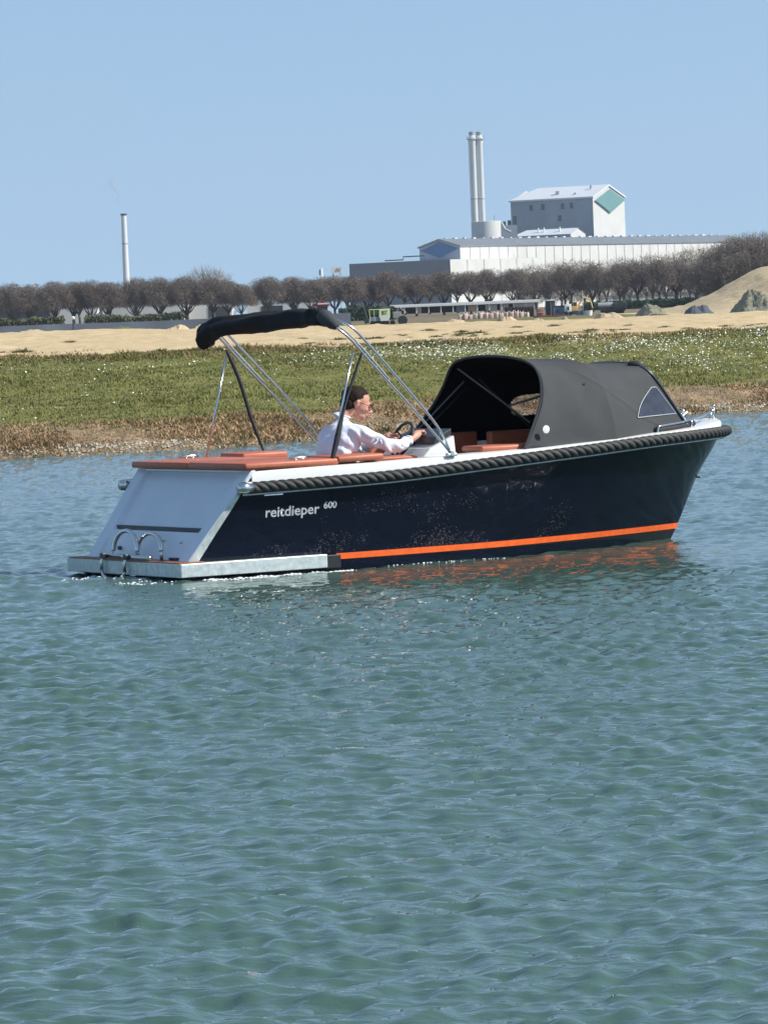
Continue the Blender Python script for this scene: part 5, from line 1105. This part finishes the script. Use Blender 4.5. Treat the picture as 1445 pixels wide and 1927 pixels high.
r, w, h = box_thing('dark_container', 1028, 1045, 566, 593, 440, 'darkp', 'tall dark container between the red crate and the grey cabin', 'container'); MB().box((0, -.04, h * .5), (.05, .06, h * .85)).build('door_bar', MT['greyp'], r); MB().box((0, 1.2, h + .06), (w, 2.5, .12)).build('roof', MT['white'], r)
r, w, h = box_thing('site_cabin', 1043, 1063, 577, 594, 430, 'bluegrey', 'blue-grey site cabin left of the white truck cab', 'cabin'); MB().box((0, 1.2, h + .05), (w + .1, 2.6, .1)).build('roof', MT['darkp'], r); MB().box((-w * .2, -.03, h * .55), (w * .3, .05, h * .3)).build('window', MT['glass'], r)
r, w, h = box_thing('truck', 1063, 1075, 572, 592, 428, 'white', 'white truck cab facing the camera beside the grey cabin', 'truck'); MB().box((0, -.04, h * .62), (w * .3, .06, h * .32)).build('window', MT['glass'], r)
for sx_ in (-1, 1): MB().tube([(sx_ * w * .35, -.1, .2), (sx_ * w * .35, .25, .2)], .2, 12).build('wheel', MT['rubber'], r)
# yellow excavator
def excavator(name, x, Y, k, label, mcol, boomdir=1, group=None):
    r = yard(name, x, Y, label, 'excavator'); m = MT[mcol]
    for sy in (-.35, .35): MB().prism([(-.75 * k, .05), (-.6 * k, 0), (.6 * k, 0), (.75 * k, .1 * k), (.75 * k, .25 * k), (.6 * k, .35 * k), (-.6 * k, .35 * k), (-.75 * k, .25 * k)], 'y', sy * k - .12 * k, sy * k + .12 * k).build('track', MT['darkp'], r)
    b = MB().box((-.1 * k * boomdir, 0, .62 * k), (1.2 * k, .9 * k, .42 * k), bev=.05 * k).build('engine_deck', m, r); c = MB().box((.25 * k * boomdir, -.2 * k, 1.02 * k), (.5 * k, .45 * k, .6 * k), bev=.04 * k).build('cab', m, r)
    MB().box((.25 * k * boomdir, -.435 * k, 1.08 * k), (.36 * k, .02, .34 * k)).build('window', MT['glass'], c)
    MB().tube([(.5 * k * boomdir, .1 * k, .7 * k), (1.2 * k * boomdir, .1 * k, 1.75 * k), (1.9 * k * boomdir, .1 * k, 1.5 * k)], [.11 * k, .13 * k, .09 * k], 6).build('boom', m, r)
    MB().tube([(1.85 * k * boomdir, .1 * k, 1.55 * k), (2.1 * k * boomdir, .1 * k, .6 * k)], [.08 * k, .07 * k], 6).build('dipper', m, r)
    MB().prism([(2.1 * k * boomdir, .65 * k), (1.85 * k * boomdir, .45 * k), (1.9 * k * boomdir, .15 * k), (2.3 * k * boomdir, .2 * k)], 'y', -.15 * k, .35 * k).build('bucket', MT['darkp'], r)
    return r
excavator('excavator', 1077, 470, 1.0, 'yellow excavator among the trees right of the white truck', 'yel', 1)
excavator('excavator', 643, 360, .95, 'dark grey excavator half hidden behind the bimini tubes', 'darkp', 1)
# red machine seen above the folded bimini
r = yard('red_loader', 607, 520, 'red loading machine among the trunks just above the bimini', 'machine'); zz = zr2(607, 568, 520, r)
MB().box((0, .8, zz - .35), (1.55, 1.2, .5), bev=.05).build('body', MT['red'], r); MB().tube([(-.2, .6, zz - .2), (-.1, .6, zz + .6)], .08, 6).build('mast_arm', MT['red'], r); MB().box((.1, .15, zz - .22), (1.2, .05, .14)).build('stripe', MT['white'], r)
for sx_ in (-.5, .5): MB().tube([(sx_, .1, .3), (sx_, .5, .3)], .3, 12).build('wheel', MT['rubber'], r)
MB().box((0, .8, (zz - .6) / 2), (1.2, .8, zz - .6)).build('chassis', MT['darkp'], r)
# pale lime machine with the number board
Y = 330; r = yard('lime_dumper', 714, Y, 'pale lime dumper with a black number on its rear panel', 'dumper'); g_ = r.location.z; x0 = r.location.x
def dx(px): return at(px, 590, Y).x - x0
def zz_(px, py): return at(px, py, Y).z - g_
zt, zm, zl, zb = zz_(720, 582), zz_(720, 596), zz_(720, 604), zz_(710, 612)
MB().prism([(dx(713), zm), (dx(714), zt), (dx(734), zt), (dx(734), zm)], 'y', -.05, .03).build('number_panel', MT['lime'], r)
MB().prism([(dx(713.5), zm), (dx(716), zl), (dx(731), zl), (dx(734), zm)], 'y', -.05, .03).build('lower_panel', MT['white'], r)
B = MB(); B.tube([(dx(695), 0, zt), (dx(713), 0, zt)], .025, 6); B.tube([(dx(695), 0, zt), (dx(696), 0, zl)], .02, 6); B.tube([(dx(695), 0, zt), (dx(695), 1.0, zt), (dx(734), 1.0, zt)], .03, 6); B.tube([(dx(704), 0, zt), (dx(704), 0, zl)], .015, 6); B.build('cab_frame', MT['lime'], r)
MB().box(((dx(696) + dx(713)) / 2, .5, (zm + zl) / 2), (dx(713) - dx(696), 1.0, zm - zl), bev=.02).build('body', MT['bluegrey'], r); MB().box(((dx(697) + dx(733)) / 2, .55, (zt + zm) / 2), (dx(732) - dx(698), .85, (zt - zm) * .86)).build('cab_glass', MT['green'], r)
for xx in (700, 727): MB().tube([(dx(xx), -.05, .17), (dx(xx), .3, .17)], .19, 14).build('wheel', MT['rubber'], r)
cu = bpy.data.curves.new('n', 'FONT'); cu.body = '807'; cu.size = .46; cu.offset = .008; o = bpy.data.objects.new('tmp', cu); COL.objects.link(o); bpy.context.view_layer.update()
me = bpy.data.meshes.new_from_object(o.evaluated_get(bpy.context.evaluated_depsgraph_get())); bpy.data.objects.remove(o); me.name = 'number'
for v_ in me.vertices: v_.co = (dx(717.5) + v_.co.x * .62, -.055, zz_(720, 592.5) + v_.co.y * .95)
me.materials.append(MT['darkp']); obj('number', me, r)
MB().box((0, .55, .3), (dx(732) - dx(697), .9, .26)).build('chassis', MT['darkp'], r)
# dark roller beside it
r = yard('road_roller', 757, 335, 'dark machine with raised arm just right of the lime dumper', 'machine'); MB().tube([(0, 0, .35), (0, .8, .35)], .36, 18).build('drum', MT['darkp'], r); MB().box((-.4, .4, .75), (.6, .7, .5), bev=.04).build('body', MT['greyp'], r); MB().tube([(-.5, .3, .9), (-.2, .3, 1.35), (.3, .3, .9)], .04, 6).build('arm', MT['greyp'], r); MB().tube([(-.75, 0, .2), (-.75, .8, .2)], .2, 14).build('wheel', MT['rubber'], r)
# covered pipe stack / tank trailer on the right
r = yard('tank_trailer', 1152, 420, 'grey tank trailer on wheels in front of the green hedge', 'trailer'); zc_ = zr2(1150, 574, 420, r)
MB().tube([(at(1126, 590, 420).x - r.location.x, .5, zc_), (at(1154, 590, 420).x - r.location.x, .5, zc_)], .26, 16).build('tank', MT['greyp'], r, auto=40); MB().box((at(1166, 590, 420).x - r.location.x, .5, zc_ - .1), (1.3, .8, .55), bev=.05).build('engine_box', MT['darkp'], r)
MB().box((at(1152, 590, 420).x - r.location.x, .5, zc_ - .38), (2.9, .5, .1)).build('chassis', MT['darkp'], r)
for px in (1158, 1166, 1174): MB().tube([(at(px, 590, 420).x - r.location.x, .1, zc_ - .42), (at(px, 590, 420).x - r.location.x, .4, zc_ - .42)], .17, 12).build('wheel', MT['rubber'], r)
MB().box((0, .5, (zc_ - .45) / 2), (2.2, .3, zc_ - .45)).build('stand', MT['darkp'], r)
r = yard('white_tub', 1108, 390, 'white tub on the ground left of the tank trailer', 'tub'); MB().lathe([(.24, 0), (.30, .42), (.26, .42), (.22, .1)], n=18).build('wall', MT['white'], r, auto=40); MB().lathe([(.29, .40), (.32, .41), (.32, .45), (.29, .45)], n=18).build('rim', MT['white'], r)
r = yard('rubble_pile', 1092, 430, 'dark heap of rubble right of the yellow excavator', 'heap')
def heap(root_or_name, X, Y, Zb, L_, D_, Hh, m, seed, label=None, cat='heap', skew=0.0, peak=1.0, rough=.2, group=None):
    n, m_ = 40, 18; v = []; f = []; s_ = np.random.default_rng(seed); ph = s_.uniform(0, 50)
    for i in range(n + 1):
        for j_ in range(m_ + 1):
            a, b2 = i / n * 2 - 1, j_ / m_ * 2 - 1; a2 = (a + skew) / (1 + skew * (1 if a > -skew else -1)) if skew else a
            z = max(0, 1 - a2 ** 2) ** peak * max(0, 1 - b2 ** 2); z = z * Hh * (1 + rough * mnoise.noise(Vector((a * 2.2 + ph, b2 * 2, 1))) + rough * .6 * mnoise.noise(Vector((a * 11 + ph, b2 * 10, 1)))) - .08
            v.append((a * L_, b2 * D_, z))
    f = [(i * (m_ + 1) + j_, (i + 1) * (m_ + 1) + j_, (i + 1) * (m_ + 1) + j_ + 1, i * (m_ + 1) + j_ + 1) for i in range(n) for j_ in range(m_)]
    o = obj(root_or_name, mesh_data(root_or_name, v, f, m, True), None, (X, Y, Zb)); 
    if label: tag(o, label, cat, group)
    return o
bpy.data.objects.remove(r)
def heap_px(name, x0, x1, ytop, ybot, Y, m, label, seed, skew=0.0, rough=.25, D_=4, cat='heap', peak=1.0):
    a, b_ = at(x0, 600, Y), at(x1, 600, Y); xm = (x0 + x1) / 2; zb = at(xm, ybot, Y).z; zb = min(zb, ground_at((a.x + b_.x) / 2, Y)); return heap(name, (a.x + b_.x) / 2, Y, zb, (b_.x - a.x) / 2, D_, at(xm, ytop, Y).z - zb, m, seed, label, cat, skew, peak, rough)
heap_px('rubble_heap', 1078, 1112, 583, 600, 415, MT['darkp'], 'dark heap of rubble right of the yellow excavator', 3)
for (x0, x1, yt, Y, lab, sk) in ((-40, 152, 618, 195, 'low pale sand heap at the left edge behind the beach', .0), (290, 372, 609, 190, 'sand heap with a rounded top left of the bimini', -.2), (352, 420, 609, 186, 'small sand heap behind the aft end of the bimini', .3), (688, 730, 607, 215, 'small reddish sand heap before the lime dumper', 0), (812, 888, 598, 210, 'low sand heap left of the bag row', -.3), (924, 986, 592, 215, 'sand heap below the dark pallet stack', .1), (990, 1040, 597, 212, 'flat sand heap before the red skip', .2), (1046, 1075, 594, 214, 'small sand heap right of the red skip', 0), (1108, 1186, 584, 216, 'rounded sand heap before the tank trailer', .1)):
    heap_px('sand_heap', x0, x1, yt, 622 if x0 < 500 else 608, Y, MT['sandm'], lab, int(x0) + 60, sk, .25, 6)
for (x0, x1, yt, Y, lab) in ((1190, 1262, 571, 225, 'pale rubble heap overgrown with weeds right of the tank trailer'), (1262, 1330, 583, 222, 'low grey rubble heap beside the foot of the sand hill'), (160, 300, 612, 240, 'low grassy bank behind the beach on the left')):
    heap_px('rubble_heap', x0, x1, yt, 604 if x0 > 500 else 620, Y, MT['rock'] if x0 > 500 else MT['scrub'], lab, int(x0), 0, .22, 5)
# big sand hill running out of the frame, with dark tarpaulin and grey mound
pl = [(1195, 600), (1240, 590), (1290, 574), (1330, 557), (1345, 550), (1372, 533), (1400, 517), (1425, 505), (1450, 499), (1490, 480), (1560, 470), (1640, 500), (1700, 560)]
Y = 235; v = []; f = []; NX, NYh = 90, 24; X_ = [at(p[0], p[1], Y).x for p in pl]; Z_ = [at(p[0], p[1], Y).z for p in pl]
for i in range(NX + 1):
    x = X_[0] + (X_[-1] - X_[0]) * i / NX; zt = float(lut(x, X_, Z_)); g_ = 1.7
    for j_ in range(NYh + 1):
        b2 = j_ / NYh; y = Y - 40 + 75 * b2; k_ = min(b2 / .533, (1 - b2) / .467); z = g_ + max(0, zt - g_) * (k_ ** 1.15) + (.22 * mnoise.noise(Vector((x * .5, y * .12, 0))) + .09 * mnoise.noise(Vector((x * 1.7, y * .4, 3)))) * min(1, k_ * 3) * min(1, max(0, zt - g_))
        v.append((x, y, z - .03))
f = [(i * (NYh + 1) + j_, (i + 1) * (NYh + 1) + j_, (i + 1) * (NYh + 1) + j_ + 1, i * (NYh + 1) + j_ + 1) for i in range(NX) for j_ in range(NYh)]
o = obj('sand_hill', mesh_data('sand_hill', v, f, MT['sandm'], True)); tag(o, 'large sand hill rising out of the frame at the right edge', 'sand hill', kind='thing')
heap_px('grey_mound', 1372, 1475, 547, 596, 188, MT['rock'], 'greenish grey mound in front of the big sand hill', 44, .1, .28, 5)
heap_px('dark_tarpaulin', 1284, 1348, 571, 588, 192, MT['barrier'], 'dark sheet of tarpaulin at the foot of the sand hill', 45, .2, .3, 2, 'tarpaulin', .7)
# green hedge/field edge behind the yard on the right
def hedge(name, x0, x1, yt, Y, label, seed, m='green', n=9000):
    a, b_ = at(x0, 580, Y), at(x1, 580, Y); L_ = b_.x - a.x; g_ = ground_at((a.x + b_.x) / 2, Y); H_ = at((x0 + x1) / 2, yt, Y).z - g_; r = np.random.default_rng(seed)
    x = r.uniform(0, L_, n); top = H_ * (0.82 + .25 * fbm(x * .35, x * 0 + seed, 3, seed)); z = r.uniform(0, 1, n) ** .7 * top; y = r.uniform(-1.2, 1.2, n); P = np.stack([x, y, z], 1)
    t1 = r.normal(0, .16, (n, 3)); t2 = r.normal(0, .16, (n, 3)); V = np.stack([P - t1, P + t2, P + t1], 1).reshape(-1, 3); root = empty(name, (a.x, Y, g_)); tag(root, label, 'hedge')
    obj('foliage', mesh_data('foliage', V, np.arange(3 * n).reshape(n, 3), MT[m]), root); B = MB(); [B.tube([(q, 0, -.1), (q + .1, 0, H_ * .7)], .05, 4) for q in np.arange(.5, L_, 1.5)]; B.build('stems', MT['bark'], root); return root
hedge('green_hedge', 1098, 1335, 563, 620, 'long dark green hedge behind the tank trailer', 5, n=14000)
hedge('green_hedge', 640, 742, 576, 560, 'green hedge behind the lime dumper', 6, n=6000)
hedge('green_hedge', 160, 345, 590, 600, 'low olive hedge under the left tree row', 7, 'scrub', n=7000)
hedge('green_hedge', -30, 120, 592, 610, 'low brown-green hedge under the trees at the left edge', 8, 'scrub', n=5000)
# dark sheet barrier behind the beach on the left
Y = 300; a = at(-60, 610, Y); b_ = at(660, 600, Y); L_ = b_.x - a.x; zt = at(200, 607, Y).z; root = empty('sheet_barrier', (a.x, Y, 1.2)); tag(root, 'long low dark sheet barrier behind the beach on the left', 'barrier')
v = []; f = []; n = 240
for i in range(n + 1):
    x = L_ * i / n; h = (zt - 1.2) + .05 * mnoise.noise(Vector((x * .12, 0, 0))) + .02 * mnoise.noise(Vector((x * .9, 5, 0))); yo = .06 * math.sin(x * 2.2)
    v += [(x, yo - 1.2, 0), (x, yo - .9, h * .4), (x, yo, h), (x, yo + .3, h - .02), (x, yo + .3, 0)]
f = [(i * 5 + k, (i + 1) * 5 + k, (i + 1) * 5 + k + 1, i * 5 + k + 1) for i in range(n) for k in range(4)]; MB().add(v, f).build('sheet', MT['barrier'], root, smooth=True)
B = MB(); [B.tube([(x, .1, 0), (x, .1, zt - 1.2 + .06)], .03, 6) for x in np.arange(.5, L_, 2.6)]; B.build('stakes', MT['greyp'], root)
# marker post
Y = 205; p = at(139, 622, Y); root = empty('marker_post', (p.x, Y, p.z - .1)); tag(root, 'thin dark marker post with a white top behind the beach', 'post'); h = at(139, 600, Y).z - p.z + .1
MB().tube([(0, 0, 0), (0, 0, h)], .035, 8).build('shaft', MT['darkp'], root); MB().lathe([(.05, h - .02), (.08, h + .02), (.08, h + .09), (.03, h + .12)], n=12).build('cap', MT['white'], root, auto=40); MB().tube([(0, 0, .02), (0, 0, .12)], .045, 8).build('foot', MT['white'], root)
# thin pole by the excavator
Y = 430; p = at(1097, 590, Y); root = empty('slim_pole', (p.x, Y, ground_at(p.x, Y))); tag(root, 'slim pale pole standing between the excavator and the trailer', 'pole'); h = at(1095, 547, Y).z - root.location.z
MB().tube([(0, 0, 0), (0, 0, h)], [.05, .03], 8).build('shaft', MT['greyp'], root, smooth=True); MB().tube([(0, 0, h - .3), (.45, 0, h - .8)], .02, 5).build('stay', MT['greyp'], root)
# ---- tufts growing on the sand
def tuft(seed, n=90, h=.085, w=.16):
    r = np.random.default_rng(seed); a = r.uniform(0, 6.28, n); rad = w * r.uniform(0, 1, n) ** .6; P = np.stack([rad * np.cos(a), rad * np.sin(a), np.zeros(n)], 1); H_ = h * r.uniform(.4, 1.1, n) * (1 - (rad / w) ** 2 * .5)
    D = np.stack([rad * np.cos(a) * .6 + r.normal(0, .04, n), rad * np.sin(a) * .6 + r.normal(0, .04, n), H_], 1); sd_2 = np.stack([-np.sin(a), np.cos(a), np.zeros(n)], 1) * .014
    return mesh_data('tuft', np.stack([P - sd_2, P + sd_2, P + D], 1).reshape(-1, 3), np.arange(3 * n).reshape(n, 3), MT['scrub'])
tm_ = [tuft(k) for k in range(4)]
def to_ground(px, py, lo=107, hi=160):
    for Y in np.arange(lo, hi, .5):
        p = at(px, py, Y)
        if p.z < ground_at(p.x, Y): return p.x, Y
    return at(px, py, hi).x, hi
def put_tuft(px, py, k, label, group=None, name='sand_tuft', sz=1):
    X, Y = to_ground(px, py); o = obj(name, tm_[int(px) % 4], None, (X, Y, ground_at(X, Y) - .01), random.uniform(0, 6)); o.scale = (k, k, k * sz); tag(o, label, 'plant', group); return o
put_tuft(44, 664, 1.7, 'lone round green bush on the sand near the left edge', name='sand_bush'); put_tuft(371, 660, 1.5, 'round green bush on the sand below the bimini end', name='sand_bush')
rr_ = random.Random(5)
for k in range(58):
    px = rr_.uniform(0, 1445) if k < 22 else rr_.uniform(560, 1445); u_ = rr_.random(); ytop = lut(px, [0, 400, 700, 1100, 1445], [632, 625, 612, 604, 598]); ybot = lut(px, [0, 400, 800, 1445], [680, 668, 636, 622])
    put_tuft(px, ytop + (ybot - ytop) * (u_ if u_ > .3 else 1 - u_), rr_.uniform(.6, 1.5), 'small olive weed tuft on the bare sand', 'weed tufts scattered over the sand', sz=rr_.uniform(.5, .9))

# ------------------------------------------------------------------ thin haze in the air
hz = MB().add([(x, y, z) for z in (-6, 130) for x, y in ((-1450, -330), (1450, -330), (1450, 3700), (-1450, 3700))], [(3, 2, 1, 0), (4, 5, 6, 7), (0, 1, 5, 4), (1, 2, 6, 5), (2, 3, 7, 6), (3, 0, 4, 7)])
hm = bpy.data.materials.new('haze'); hm.use_nodes = True; t = hm.node_tree; t.nodes.remove(t.nodes['Principled BSDF']); pv = t.nodes.new('ShaderNodeVolumePrincipled')
pv.inputs['Color'].default_value = (.78, .86, 1.0, 1); pv.inputs['Density'].default_value = 0.0001; pv.inputs['Anisotropy'].default_value = 0.3; t.links.new(pv.outputs[0], t.nodes['Material Output'].inputs['Volume'])
tag(hz.build('haze', hm), kind='stuff')
